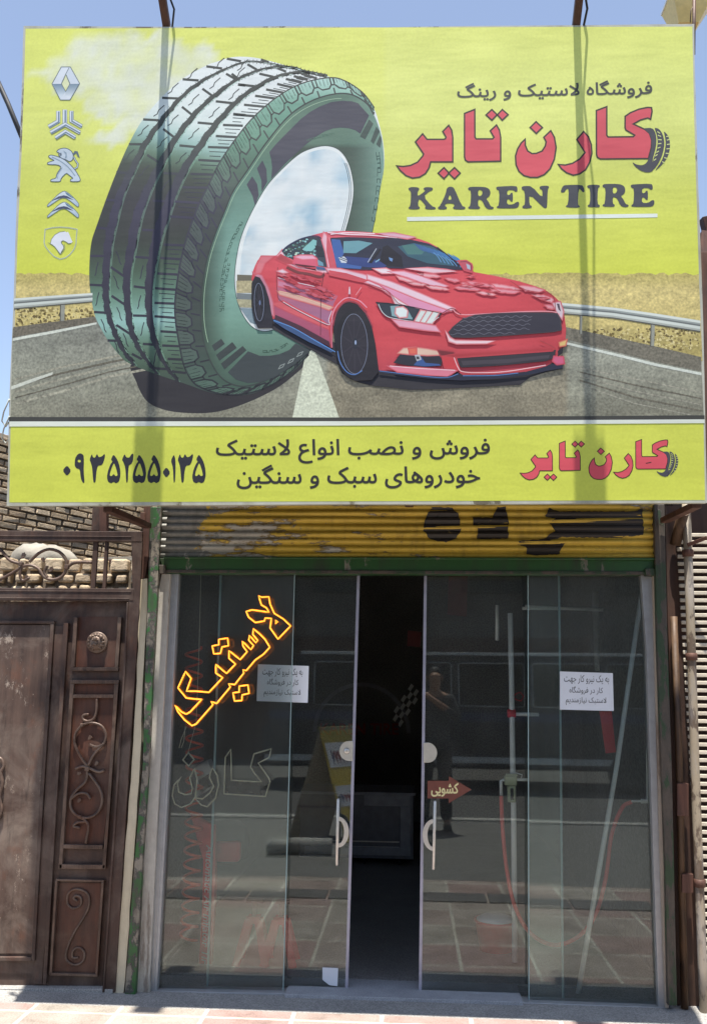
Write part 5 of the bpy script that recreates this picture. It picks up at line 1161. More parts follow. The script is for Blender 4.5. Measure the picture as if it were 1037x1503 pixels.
m = MB(); m.bar(P(140, 823, 1.2), P(203, 821, 1.2), .03, .10); tag(m.build('plank', M['tarp']), 'white plank lying on the stone wall behind the gate bars', 'plank')
m = MB(); m.bar(P(96, 826, 1.1), P(168, 824.5, 1.1), .03, .04); tag(m.build('steel_bar', M['rust_steel']), 'dark steel bar lying on the rubble wall behind the gate', 'bar')
m = MB(); m.tube([P(-60, -10, 1.5), P(-20, 82, 1.5), P(12, 152, 1.5), P(45, 232, 1.5)], .021, 8); tag(m.build('power_cable', M['black_rubber']), 'thick black cable slanting across the sky left of the billboard', 'cable')

# ================================================================== right side
m = MB(); m.slab([(975.5, 742), (1006, 742), (1012, 950), (1020, 1130), (1030, 1500), (994, 1500), (987, 1230), (980, 950)], .10, .12, bev=0)
tag(m.build('sheet_steel_wall', streaky('panel_brown', C(42, 28, 22, .8), C(92, 62, 46, .8), .6, .1, 4)), 'dark brown sheet steel strip between the green post and the drain pipe', 'wall')
m = MB(); m.tube([P(988, 905, .05), P(995, 1100, .05), P(1004, 1480, .05)], .019, 10); pm = streaky('pipe_brown', C(44, 29, 21, .8), C(112, 84, 58, .8), .55, .2, 8)
cp = tag(m.build('conduit', pm), 'rusty brown vertical conduit just right of the green post', 'pipe')
for y0, y1, x in ((1150, 1198, 1001), (1283, 1311, 1008)):
    m = MB(); m.slab([(x-8, y0), (x+9, y0), (x+9, y1), (x-8, y1)], .02, .03); m.build('clamp', M['rust_steel'], cp)
s = worn('pipe_pale', (.33, .27, .19, 1), (.13, .09, .06, 1), .50, 11, .6, stretch=(1, 1, .4), grime=(.25, .24, .24, 1))
m = MB(); m.tube([P(1006, 735, .02), P(1012, 900, .02), P(1019, 1130, .02), P(1030, 1420, .02), P(1034, 1510, .02)], .023, 12)
dp = tag(m.build('drain_pipe', s), 'pale rust-streaked vertical drain pipe beside the slatted shutter', 'pipe')
for y in (812, 964, 1296):
    m = MB(); o = P(1006+(y-740)*.036, y, .02); m.lathe([(.0235, -.02), (.030, -.018), (.030, .018), (.0235, .02)], o, (0, 0, 1), 12); m.build('collar', M['rust_steel'], dp)
m = MB(); m.tube([P(990, 800, .06), P(996, 775, .03), P(1002, 752, -.05)], .03, 12); tag(m.build('pipe_elbow', pm), 'open brown pipe stub under the right corner of the billboard', 'pipe')
m = MB(); m.bar(P(1008, 800, 0), P(1037, 789, -.05), .02, .02); m.build('hanger', M['rust_steel'], dp)
lv = thing('slatted_shutter', P(1060, 1500, .1), 'pale slatted steel shutter of the neighbouring shop at the right edge', 'shutter')
plain('slat_paint', (.56, .50, .40, 1), .5, .1, .2, 14); m = MB(); zt, zb = P(1030, 786, .1).z, -.04; xs = P(1008, 1000, .1).x; z = zt
while z > zb:
    m.bar((xs-.02, .085, z), (xs+1.1, .085, z), .020, .012, bev=.003, upv=Vector((0, 1, 0))); z -= .0405
m.build('slats', M['slat_paint'], lv)
m = MB(); m.box((xs-.02, .12, zb), (xs+1.1, .16, zt+.3)); m.build('backing', streaky('shade_brown', C(52, 34, 28, .8), C(84, 60, 50, .8), .7, .1), lv)
nb_ = thing('neighbour_building', (xs+.7, .8, 0), 'neighbouring building with a white ledge seen past the right edge of the billboard', 'building')
x1 = P(1028, 430, .5).x
m = MB(); m.box((xs-.02, .18, 0), (xs+1.4, 3.0, P(1030, 404, .5).z)); m.build('wall', M['rust_steel'], nb_)
m = MB(); m.box((x1-.05, .05, P(1030, 404, .3).z), (x1+1, 3.1, P(1030, 394, .3).z)); m.box((x1-.02, .08, P(1030, 478, .3).z), (x1+1, .25, P(1030, 468, .3).z)); m.build('ledge', M['white_wood'], nb_)
m = MB(); o = P(1036, 350, .9)
for k in range(9): m.bar(o+Vector((random.uniform(-.08, .1), random.uniform(-.1, .1), -.3)), o+Vector((random.uniform(-.10, .12), random.uniform(-.1, .1), random.uniform(-.02, .16))), random.uniform(.03, .09), random.uniform(.03, .08))
m.build('roof_clutter', M['rust_steel'], nb_)
# yellow hood on a pole behind the top right corner
worn('yellow_plastic', (.88, .66, .24, 1), (.78, .60, .30, 1), .42, 12, .45, bump=.15)
yo = P(1011, 30, -.45); yl = thing('yellow_sign_box', yo, 'yellow tapered box lamp with a pale rim behind the top right billboard corner', 'sign box')
rx = lambda px, py: P(px, py, -.45)
m = MB(); zb_, zt_ = rx(1011, 42).z, rx(1011, 3).z
def rect(cx, hw, hd, z): return [Vector((cx-hw, yo.y-hd, z)), Vector((cx+hw, yo.y-hd, z)), Vector((cx+hw, yo.y+hd, z)), Vector((cx-hw, yo.y+hd, z))]
lv_ = [rect(rx(1006, 42).x, .055, .05, zb_), rect(rx(1008, 24).x, .085, .075, zb_+(zt_-zb_)*.45), rect(rx(1011, 3).x, .125, .10, zt_)]
for A_1, B_1 in zip(lv_, lv_[1:]):
    m.prism(A_1, B_1, 0, .0)
m.build('hood', M['yellow_plastic'], yl)
m = MB(); zz = lv_[2]; m.prism([p+(p-sum(zz, Vector())/4)*.05 for p in zz], [p+(p-sum(zz, Vector())/4)*.05+Vector((0, 0, .02)) for p in zz], 0, .004); m.build('rim', M['white_pvc'], yl)
m = MB(); m.tube([P(1018, -14, -.6), P(1017.5, 36, -.6), P(1017, 80, -.6)], .009, 8); m.tube([P(1016, 10, -.6), P(1013, 16, -.61), P(1012, 33, -.6)], .0025, 6); m.build('pole', M['rust_steel'], yl)
# ================================================================== on the glass
plain('paper_bright', (.84, .87, .92, 1), .8, 0, .03, 8, .1); plain('paper', (.62, .65, .70, 1), .8, 0, .04, 8, .1)  # paper_bright: same paper, colour lightened to offset dimming by the glass before it
def sheet(name, px, Y, label, cat, group=None, mat='paper', th=.0012):
    m = MB(); a_ = [P(x, y, Y) for x, y in px]; m.prism(a_, [p+Vector((0, th, 0)) for p in a_], 0, 0); o = m.build(name, M[mat])
    return tag(o, label, cat, group)
def on(Y):
    return lambda px, py, lift: P(px, py, Y)+Vector((0, -lift, 0))
NOTE = ['به یک نیرو کار جهت', 'کار در فروشگاه', 'لاستیک نیازمندیم']
for px, Y, label, ln in (([(378.5, 975), (453, 977.5), (451.5, 1031.5), (376.5, 1029)], YS-.002, 'white paper notice with three Persian lines, beside the orange neon lettering', [(385, 980, 444, 993, .02), (392, 995.5, 438, 1007, .02), (387, 1011, 441, 1023, .02)]),
                         ([(821, 985.5), (898.5, 988), (900, 1043.5), (821, 1041.5)], YF-.002, 'white paper notice with three Persian lines, on the right-hand window', [(827, 990, 893, 1003.5, .02), (835, 1007, 884, 1019, .02), (829.5, 1022.5, 889, 1035, .02)])):
    pn = sheet('paper_notice', px, Y, label, 'notice', 'job notices taped to the glass', 'paper' if Y < .12 else 'paper_bright')
    A_t = Art(on(Y), .0004, .0001)
    for body, b in zip(NOTE, ln): text_art(A_t, body, b[:4], (44, 42, 44), slope=b[4])
    A_t.build('writing', pn)
sheet('white_sticker', [(473, 1420), (496, 1421), (495, 1447.5), (483, 1446), (473, 1438)], YS-.002, 'small torn white paper sticker low on the left sliding door', 'sticker')
plain('brown_vinyl', (.15, .045, .030, 1), .5, 0, .15, 20)
ar = sheet('arrow_sticker', [(627, 1146), (658, 1146), (658, 1139), (691.5, 1159), (658, 1179), (658, 1172), (627, 1172)], YS-.002, 'brown arrow sticker with cream Persian lettering on the right sliding door', 'sticker', None, 'brown_vinyl')
A_t = Art(on(YS-.002), .0004, .0001); text_art(A_t, 'کشویی', (632.5, 1149.5, 672, 1169), (236, 226, 168), weight=.9); A_t.build('writing', ar)
# lit rope-light lettering
s = N('neon'); s.b.inputs['Base Color'].default_value = (.9, .4, .03, 1); s.b.inputs['Emission Color'].default_value = (1, .22, .004, 1); s.b.inputs['Emission Strength'].default_value = .85; M['neon'] = s.m
s = N('neon_core'); s.b.inputs['Base Color'].default_value = (1, .7, .2, 1); s.b.inputs['Emission Color'].default_value = (1, .46, .045, 1); s.b.inputs['Emission Strength'].default_value = .95; M['neon_core'] = s.m
plain('led_off', (.80, .74, .55, 1), .5, 0, .1, 60); plain('acrylic_black', (.015, .014, .013, 1), .25)
NZ = lambda L: Z(230, 830, 4.148, L)
NE = [NZ([(620, 185), (640, 193), (682, 190), (690, 235), (716, 292), (770, 325), (815, 368), (738, 448), (715, 415), (690, 380), (698, 322), (660, 320), (655, 338), (600, 347), (560, 315), (544, 280), (580, 270), (640, 278), (683, 285), (668, 258), (637, 240)]),
      NZ([(588, 385), (625, 415), (660, 450), (688, 498), (650, 540), (600, 575), (545, 640), (525, 635), (530, 655), (475, 725), (438, 720), (448, 740), (365, 840), (332, 828), (342, 848), (240, 965), (215, 975), (170, 940), (130, 890), (112, 850), (150, 890), (180, 905), (205, 890), (275, 815), (225, 812), (180, 806), (130, 745), (176, 645), (210, 688), (182, 765), (240, 765), (318, 772), (402, 683), (360, 655), (360, 602), (425, 657), (480, 600), (440, 565), (440, 518), (508, 573), (550, 525), (525, 490), (522, 460), (572, 512), (590, 488), (560, 455), (565, 425), (603, 470), (615, 455), (585, 420)]),
      NZ([(378, 450), (432, 442), (437, 488), (398, 496), (388, 535), (348, 538), (338, 490), (378, 482)]), NZ([(502, 735), (555, 727), (562, 778), (520, 788), (518, 822), (474, 825), (464, 775), (502, 770)]), NZ([(724, 332), (737, 342), (724, 355)])]
ns = thing('neon_sign', P(330, 1065, YF-.02), 'glowing orange rope-light Persian lettering slanting up the left window', 'neon sign')
YN = YF-.014
for L in NE:
    m = MB(); pts = [P(x, y, YN) for x, y in densify(L, 4)]; m.tube(pts, .0050, 8, closed=True); m.build('light_tube', M['neon'], ns)
    m = MB(); m.tube([p+Vector((0, -.0042, 0)) for p in pts], .0017, 6, closed=True); m.build('glowing_core', M['neon_core'], ns)
OZ = lambda L: Z(240, 1060, 5.761, L)
OFF = [OZ([(570, 228), (574, 490), (830, 505), (775, 440), (735, 378), (765, 268), (910, 225), (893, 298), (800, 345), (885, 465), (900, 500), (860, 628), (512, 605), (522, 298)]), OZ([(415, 388), (455, 450), (465, 530), (440, 640), (370, 715), (320, 700), (265, 640), (330, 648), (390, 600), (425, 545), (390, 470), (395, 430)]), OZ([(150, 460), (118, 520), (130, 590), (180, 612), (235, 605), (245, 560), (222, 470), (262, 390), (285, 480), (270, 630), (230, 690), (150, 722), (95, 690), (76, 620), (90, 530)]), OZ([(210, 258), (260, 315), (212, 370), (165, 318)])]
led = thing('unlit_led_sign', P(320, 1185, YF+.03), 'unlit beaded LED outline lettering hanging low in the left window', 'LED sign')
for L in OFF:
    m = MB(); m.tube([P(x, y, YF+.028) for x, y in densify(L, 6)], .0042, 6, closed=True); m.build('led_strip', M['led_off'], led)
m = MB()
for L in OFF: 
    a_ = [P(x, y, YF+.034) for x, y in L]
    tr = tessellate_polygon([[Vector((p.x, p.z, 0)) for p in a_]]); vs = [m.bm.verts.new(p) for p in a_]
    for t_ in tr:
        try: m.bm.faces.new([vs[i] for i in t_])
        except ValueError: pass
m.build('backing', M['acrylic_black'], led)
m = MB(); m.tube([P(295, 842, YF+.03), P(292, 960, YF+.03), P(288, 1060, YF+.03), P(276, 1105, YF+.03)], .0016, 5); m.tube([P(274, 1066, YF+.03), P(266, 1085, YF+.03), P(263, 1098, YF+.03)], .002, 5); m.tube([P(272, 1066, YF+.03), P(270, 1088, YF+.03), P(266, 1098, YF+.03)], .002, 5); m.build('wire', M['led_off'], led)

# ================================================================== inside the shop
plain('hose_red', (.78, .10, .09, 1), .4, 0, .15); plain('spring_red', (.80, .15, .08, 1), .35, 0, .15); plain('red_paint', (.70, .035, .05, 1), .4, 0, .2); plain('brass', (.40, .28, .10, 1), .35, .9); plain('reg_body', (.42, .46, .30, 1), .45, 0, .15)
m = MB(); Yp = .60
def TP_(L, Y): return [P(x, y, Y) for x, y in L]
m.tube(TP_([(748, 900), (750, 1000), (752, 1140), (753, 1180), (755, 1412)], Yp), .0165, 10)
ap = tag(m.build('air_pipe', M['white_pvc']), 'white vertical air pipe behind the right sliding door', 'pipe')
m = MB(); m.tube(TP_([(766, 893), (822, 893)], Yp), .0105, 10); m.build('branch', M['white_pvc'], ap)
m = MB(); m.tube(TP_([(729, 888), (729, 940)], Yp+.2), .012, 10); m.build('branch', M['white_pvc'], ap)
m = MB(); m.tube(TP_([(753, 1048), (790, 1049)], Yp), .011, 10); m.build('branch', M['white_pvc'], ap)
m = MB(); m.lathe([(.02, -.025), (.026, -.02), (.026, .02), (.02, .025)], P(750, 1047, Yp), (1, 0, 0), 14); m.build('valve', M['red_paint'], ap)
m = MB(); m.tube([P(752, 1023, Yp), P(757, 1018, Yp), P(763, 1016, Yp), P(768, 1022, Yp), P(764, 1029, Yp), P(757, 1027, Yp), P(752, 1023, Yp)], .003, 6); m.build('valve_ring', M['red_paint'], ap)
rg = thing('air_regulator', P(751, 1190, Yp-.04), 'pale green air filter regulator on the white pipe behind the right door', 'regulator')
m = MB(); o = P(749.5, 1140, Yp-.03); u_ = (P(760, 1140, Yp)-P(750, 1140, Yp)).length/10
m.box((o.x-10*u_, o.y-.025, o.z-12*u_), (o.x+8*u_, o.y+.03, o.z+1*u_), bev=.006); m.box((o.x-6*u_, o.y-.02, o.z-36*u_), (o.x+6*u_, o.y+.025, o.z-12*u_), bev=.008); m.box((o.x-8*u_, o.y-.02, o.z+1*u_), (o.x+9*u_, o.y+.02, o.z+4*u_), bev=.004); m.build('body', M['reg_body'], rg)
m = MB(); m.box((o.x-2.2*u_, o.y-.022, o.z-32*u_), (o.x+2.4*u_, o.y-.012, o.z-16*u_), bev=.002); m.build('sight_glass', M['acrylic_black'], rg)
m = MB(); m.tube([o+Vector((8*u_, 0, -4*u_)), o+Vector((24*u_, 0, -4*u_))], .009, 8); m.tube([o+Vector((14*u_, 0, -4*u_)), o+Vector((16*u_, 0, 3*u_)), o+Vector((6*u_, 0, 6*u_))], .003, 6); m.build('fitting', M['white_pvc'], rg)
m = MB(); m.tube([o+Vector((-10*u_, 0, -5*u_)), o+Vector((-15*u_, 0, -6*u_)), o+Vector((-15*u_, 0, -30*u_))], .010, 8); m.build('fitting', M['white_pvc'], rg)
m = MB(); m.tube([p for p in spline(TP_([(735, 1168), (737, 1215), (743, 1275), (755, 1330), (778, 1370), (812, 1387), (846, 1376), (872, 1345), (888, 1290), (897, 1225), (912, 1186), (926, 1177)], .52), 6)], .0115, 8); tag(m.build('air_hose', M['hose_red']), 'red rubber air hose hanging in a loop between two white pipes', 'hose')
m = MB(); m.tube(TP_([(951, 846), (951, 1000), (951, 1168), (949, 1176), (940, 1176)], .5), .014, 10); m.tube(TP_([(940, 1176), (926, 1176)], .5), .006, 8); m.tube(TP_([(770, 890), (820, 893), (884, 895)], 1.1), .011, 8)
wp = tag(m.build('corner_pipe', M['white_pvc']), 'white pipe down the right edge of the window, ending in a hose elbow', 'pipe')
m = MB(); m.tube(TP_([(945, 842), (905, 1120), (876, 1290), (846, 1468)], .24), .0135, 10); tag(m.build('leaning_conduit', M['white_pvc']), 'long white conduit leaning behind the right-hand window', 'conduit')
m = MB(); m.tube(TP_([(874, 905), (875, 950), (876, 985)], 1.2), .02, 10); m.tube(TP_([(873, 868), (873, 905)], 1.2), .022, 10); tag(m.build('short_pipe', plain('grey_pipe', (.30, .31, .30, 1), .6)), 'short grey pipe hanging above the right-hand notice', 'pipe')
m = MB(); a_ = [P(x, y, .35) for x, y in ((879, 1044), (897, 1044), (903, 1104), (888, 1106))]; m.prism(a_, [p+Vector((0, .004, 0)) for p in a_], 0, 0); tag(m.build('red_strap', M['red_paint']), 'wide red strap hanging below the right-hand notice', 'strap')
m = MB(); o = P(728, 1412, .95); m.lathe([(.10, 0), (.125, .155), (.132, .16), (.132, .172), (.12, .172), (.095, .02), (.001, .02)], (o.x, o.y, .006), (0, 0, 1), 24); bk = tag(m.build('bucket', M['red_paint']), 'red plastic bucket with pale contents on the shop floor', 'bucket')
m = MB(); m.lathe([(.11, .150), (.118, .175), (.08, .195), (.001, .20)], (o.x, o.y, .006), (0, 0, 1), 18); m.build('contents', M['white_pvc'], bk)
# spring hose
m = MB(); pts = []; n_ = 21*12
for i in range(n_+1):
    t_ = i/n_; y = 950+t_*430; cx_ = 284+5*math.sin(t_*3)-8*t_; c0 = P(cx_, y, .42); r_ = .048
    th = 2*math.pi*i/12; pts.append(c0+Vector((r_*math.cos(th), r_*math.sin(th), 0)))
m.tube(pts, .008, 6); tag(m.build('coiled_hose', M['spring_red']), 'orange-red coiled air hose hanging at the left side of the window', 'hose')
# tyre inflator stand with its red board
inf = thing('tyre_inflator', P(280, 1440, .55), 'red tyre inflator stand with white lettering and a pale display head', 'tyre inflator')
bx = [(279, 1195), (315, 1213), (316, 1270), (315, 1330), (309, 1436), (290, 1436), (297, 1330), (299, 1262)]
m = MB(); a_ = [P(x, y, .50) for x, y in bx]; m.prism(a_, [p+Vector((0, .05, 0)) for p in a_], 0, .003); m.build('board', M['red_paint'], inf)
m = MB(); a_ = [P(x, y, .49) for x, y in [(284, 1128), (304, 1115), (310, 1130), (306, 1142), (308, 1158), (286, 1172), (281, 1150)]]; m.prism(a_, [p+Vector((0, .12, 0)) for p in a_], 0, .006); hd = m.build('head', plain('pale_plastic', (.52, .52, .50, 1), .5), inf)
m = MB(); a_ = [P(x, y, .485) for x, y in [(291, 1146), (308, 1135), (312, 1152), (295, 1164)]]; m.prism(a_, [p+Vector((0, .01, 0)) for p in a_], 0, .002); m.build('display', M['acrylic_black'], hd)
A_t = Art(on(.50), .0006, .0001)
text_art(A_t, 'Automatic Air Inflator Tires', None, (238, 232, 232), fa=False, shear=.25, weight=.35, rot90=lambda u, v: (303+9.5*v-8*u, 1240+188*u))
A_t.build('writing', inf)
m = MB(); o = P(328, 1265, .9); m.lathe([(.10, 0), (.15, .03), (.16, .12), (.145, .20), (.10, .24), (.001, .25)], (o.x, o.y, o.z), (0, 0, 1), 24); dm_ = tag(m.build('air_tank', M['black_rubber']), 'black rounded machine body with a red panel behind the unlit lettering', 'machine')
m = MB(); m.box((o.x-.02, o.y-.175, o.z+.03), (o.x+.13, o.y-.10, o.z+.15), bev=.02); m.build('cover', M['red_paint'], dm_)
for cx_, lb in ((392, 'red jack stand on the floor behind the left window, nearest the coiled hose'), (432, 'red jack stand on the floor behind the left window, nearest the sliding door')):
    o = P(cx_-22, 1452, .55); js = thing('jack_stand', (o.x, o.y, .006), lb, 'jack stand', 'jack stands on the shop floor')
    m = MB()
    for sx, sy in ((-1, -1), (1, -1), (1, 1), (-1, 1)): m.bar((o.x+sx*.085, o.y+sy*.085, .006), (o.x+sx*.028, o.y+sy*.028, .24), .045, .012)
    m.box((o.x-.035, o.y-.035, .22), (o.x+.035, o.y+.035, .26)); m.build('base', M['red_paint'], js)
    m = MB(); m.box((o.x-.014, o.y-.014, .26), (o.x+.014, o.y+.014, .33)); m.box((o.x-.05, o.y-.02, .33), (o.x+.05, o.y+.02, .35)); m.build('saddle', M['rust_steel'], js)
# counter and wall badge at the back
ct = thing('counter', P(540, 1272, 3.3), 'grey reception counter with a pale frame at the back of the shop', 'counter')
plain('grey_laminate', (.13, .135, .155, 1), .4); plain('grey_light', (.27, .28, .30, 1), .4)
q = lambda px, py: P(px, py, 3.3)
m = MB(); a0 = q(440, 1161); a1 = q(606, 1161); z0 = .07
m.box((a0.x, 3.3, a0.z-.025), (a1.x+.02, 3.9, a0.z), bev=.003); m.build('top', M['grey_light'], ct)
m = MB(); m.box((a0.x, 3.34, z0), (a1.x, 3.86, a0.z-.026)); m.build('body', M['grey_laminate'], ct)
m = MB(); zt_ = q(560, 1168).z; xr2 = q(602, 1168).x; xl2 = q(534, 1168).x
m.box((xl2, 3.322, zt_-.09), (xr2, 3.339, zt_)); m.box((xr2-.09, 3.32, z0+.05), (xr2, 3.338, zt_-.091)); m.box((a0.x+.05, 3.322, z0+.03), (xr2, 3.337, z0+.10)); m.build('panel_frame', M['grey_light'], ct)
m = MB()
for yy in (1236, 1244): zz = q(540, yy).z; m.box((a0.x+.1, 3.325, zz-.004), (xr2-.1, 3.339, zz+.004), bev=0)
m.build('rail', M['nickel'], ct)
m = MB(); m.lathe([(.03, -.008), (.034, 0), (.03, .008)], (xr2-.1, 3.42, .036), (1, 0, 0), 14); m.build('caster', M['black_rubber'], ct)
m = MB(); m.lathe([(.03, -.008), (.034, 0), (.03, .008)], (xl2, 3.42, .036), (1, 0, 0), 14); m.build('caster', M['black_rubber'], ct)
m = MB(); Yb = 5.88; o = P(530, 1075, Yb); Rb = .58; n = 40
ringo = [o+Vector((Rb*math.cos(math.pi*k/n), 0, Rb*math.sin(math.pi*k/n))) for k in range(n+1)]; ringi = [o+Vector((Rb*.92*math.cos(math.pi*k/n), 0, Rb*.92*math.sin(math.pi*k/n))) for k in range(n+1)]
m.prism(ringo+ringi[::-1], [p+Vector((0, .01, 0)) for p in ringo+ringi[::-1]], 0, 0); wb = tag(m.build('wall_badge', M['grey_light']), 'round tyre shop badge with chequered flag on the dark back wall', 'wall badge')
m = MB(); o2 = P(572, 1052, Yb-.01)
for i in range(4):
    for j in range(6):
        if (i+j) % 2: 
            p = o2+Vector((j*.042+i*.030, 0, j*.065-i*.03)); m.prism([p, p+Vector((.03, 0, -.03)), p+Vector((.072, 0, .035)), p+Vector((.042, 0, .065))], [p+Vector((0, .006, 0)), p+Vector((.03, .006, -.03)), p+Vector((.072, .006, .035)), p+Vector((.042, .006, .065))], 0, 0)
m.build('flag', M['white_pvc'], wb)
A_t = Art(on(Yb-.01), .001, .0005); text_art(A_t, 'KAREN TIRE', (470, 1062, 584, 1078), (170, 62, 56), fa=False, weight=1.0); A_t.build('writing', wb)
m = MB(); a_ = [P(x, y, 2.6) for x, y in ((658, 842), (686, 842), (684, 905), (656, 902))]; m.prism(a_, [p+Vector((0, .01, 0)) for p in a_], 0, 0); plain('dim_red', (.13, .018, .018, 1), .6); tag(m.build('red_banner', M['dim_red']), 'dim red banner hanging from the shop ceiling behind the right door', 'banner')
m = MB(); a_ = [P(x, y, 3.0) for x, y in ((598, 925), (618, 928), (616, 950), (597, 948))]; m.prism(a_, [p+Vector((0, .01, 0)) for p in a_], 0, 0); tag(m.build('wall_plate', M['dim_red']), 'small dim red plate in the dark opening between the doors', 'plate')
# ================================================================== across the pavement and the street (seen mirrored in the glass)
bp = thing('minibus', (0, -9.9, -.12), 'dark minibus with a white roof rim parked across the street, mirrored in the glass', 'minibus')
plain('bus_trim', (.34, .345, .35, 1), .4); plain('bus_paint', (.022, .025, .034, 1), .25, 0, .1); plain('bus_white', (.70, .70, .68, 1), .4); plain('bus_blue', (.03, .05, .13, 1), .3); plain('bus_glass', (.01, .012, .014, 1), .08)
x0, x1_ = P(436, 1000, 10).x, P(1010, 1000, 10).x; Yv = -9.75; zr = MIR(700, 946, 9.8).z
prof = [(x0-.55, .45), (x0-.55, .95), (x0-.35, 1.15), (x0, zr-.10), (x0+.2, zr), (x1_-.1, zr), (x1_, zr-.12), (x1_+.02, .35), (x0-.4, .35)]
m = MB(); m.prism([Vector((x, Yv, z-.12)) for x, z in prof], [Vector((x, Yv-1.8, z-.12)) for x, z in prof], 0, .05); m.build('body', M['bus_paint'], bp)
m = MB(); m.box((x0+.05, Yv+.002, zr-.175), (x1_-.08, Yv+.03, zr-.125)); m.build('roof_rim', M['bus_white'], bp)
m = MB(); m.box((x0-.45, Yv+.002, .98), (x1_-.02, Yv+.012, 1.12)); m.build('stripe', M['bus_blue'], bp)
nx = 5
for k in range(nx):
    a = x0+.28+(x1_-x0-.4)*k/nx; m = MB(); m.box((a, Yv+.003, 1.22), (a+(x1_-x0-.4)/nx-.12, Yv+.012, zr-.3), bev=.03); wf_ = m.build('window', M['bus_glass'], bp)
    m = MB(); za, zb2 = 1.22, zr-.3; xb = a+(x1_-x0-.4)/nx-.12
    m.tube([(a+.03, Yv+.012, za), (xb-.03, Yv+.012, za), (xb, Yv+.012, za+.03), (xb, Yv+.012, zb2-.03), (xb-.03, Yv+.012, zb2), (a+.03, Yv+.012, zb2), (a, Yv+.012, zb2-.03), (a, Yv+.012, za+.03)], .016, 6, closed=True); m.build('window_trim', M['bus_trim'], wf_)
for xx in (x0+.55, x1_-1.0):
    m = MB(); m.lathe([(.20, -.1), (.33, -.1), (.35, -.06), (.35, .08), (.30, .11), (.18, .11), (.05, .09)], (xx, Yv-.06, .23), (0, 1, 0), 24); m.build('wheel', M['black_rubber'], bp)
m = MB(); m.box((x0-.5, Yv-.0, .32), (x1_+.05, Yv+.03, .42)); m.build('bumper', M['bus_white'], bp)
# buildings opposite
s = N('opposite_wall'); c_ = s.ramp(s.noise(1.2, 8, .7), [(.3, (.10, .09, .08, 1)), (.7, (.20, .18, .16, 1))]); s.set(c_, .85); M['opposite_wall'] = s.m
ob = thing('opposite_building', (0, -15, 0), 'plain two-storey building across the street behind the parked minibus', 'building')
m = MB(); m.box((-11, -21, -.12), (12, -15, 6.4)); m.build('wall', M['opposite_wall'], ob)
for k in range(6):
    m = MB(); m.box((-9+k*3.4, -14.999, 3.6), (-7.6+k*3.4, -14.95, 5.2)); m.build('window', M['bus_glass'], ob)
for k in range(4):
    m = MB(); m.box((-9.5+k*5, -14.999, -.1), (-6+k*5, -14.94, 2.6)); m.build('shutter', M['rust_steel'], ob)
# folding yellow board on the pavement
aw = MIR(470, 1235, 4.35); an = thing('pavement_board', (aw.x, aw.y, 0), 'yellow folding pavement board with white text panels, mirrored in the left door', 'sign board')
plain('board_yellow', (.72, .52, .05, 1), .5, 0, .15); plain('board_back', (.40, .34, .25, 1), .8)
tp = MIR(468, 1068, 4.35); hx, hz = tp.x, tp.z; wv = Vector((.40, -.46, 0)).normalized()*.56
lf = MIR(420, 1232, 4.3); rf_ = Vector((hx+(hx-lf.x)*1.0, lf.y, 0))
def panel(foot, nm, mat):
    a_ = [Vector((foot.x, foot.y, 0)), Vector((foot.x, foot.y, 0))+wv, Vector((hx, tp.y, hz))+wv, Vector((hx, tp.y, hz))]
    off = Vector((.018 if foot.x > hx else -.018, 0, 0)); m = MB(); m.prism(a_, [p-off for p in a_], 0, 0); return m.build(nm, M[mat], an), a_
p1, qa = panel(rf_, 'front_panel', 'board_yellow'); p2, qb = panel(lf, 'back_panel', 'board_back')
def onb(u, v, lift): 
    A_1 = qa[3].lerp(qa[2], u); B_1 = qa[0].lerp(qa[1], u); n_ = (qa[1]-qa[0]).cross(qa[3]-qa[0]).normalized(); n_ = n_ if n_.x > 0 else -n_
    return A_1.lerp(B_1, v)+n_*(lift+.002)
for v0, v1 in ((.14, .36), (.52, .70)):
    A_t = Art(onb, .0004, .0004); A_t.poly([(.02, v0), (.98, v0), (.98, v1), (.02, v1)], (244, 244, 250)); 
    for k in range(9):
        u = .12+.085*k; c_ = (150, 40, 50) if k % 3 else (50, 50, 110); A_t.stroke([(u, v0+.05+random.uniform(0, .03)), (u+.03, v1-.06), (u+.06, v0+.09)], .035, c_, lift=False)
    A_t.build('text_panel', p1)
m = MB(); m.bar(qa[0].lerp(qa[3], .3), qb[0].lerp(qb[3], .3), .02, .02); m.build('brace', M['rust_steel'], an)
m = MB(); a_ = MIR(392, 1254, 3.65); b_ = MIR(486, 1254, 3.65); m.tube([(a_.x, a_.y, .075), (b_.x, b_.y, .075)], .072, 14); tag(m.build('stone_roller', M['kerb_stone']), 'pale cylindrical stone bollard lying on the pavement edge, mirrored in the left door', 'bollard')
# the person taking the picture
px_, py_ = .30, -5.08
pr = thing('person', (px_, py_, 0), 'person in dark clothes standing on the pavement and raising a phone in both hands', 'person')
plain('skin', (.36, .20, .13, 1), .55, 0, .08); plain('cloth_shirt', (.035, .036, .042, 1), .9, 0, .5, 22, .5); plain('cloth_dark', (.014, .014, .018, 1), .85, 0, .3, 40, .3); plain('hair', (.012, .010, .009, 1), .6, 0, .3, 90, .5); plain('shoe', (.015, .014, .014, 1), .5)
def skin(name, verts, edges, radii, mat, parent, root=0, sub=2):
    me = bpy.data.meshes.new(name); me.from_pydata([Vector(v) for v in verts], edges, []); o = link(name, me, M[mat], parent)
    md = o.modifiers.new('skin', 'SKIN'); md.use_smooth_shade = True
    for i, r_ in enumerate(radii):
        sv = me.skin_vertices[0].data[i]; sv.radius = (r_, r_) if not hasattr(r_, '__len__') else r_; sv.use_root = (i == root)
    sm = o.modifiers.new('sub', 'SUBSURF'); sm.levels = sub; sm.render_levels = sub; return o
W_ = lambda x, y, z: (px_+x, py_+y, z)
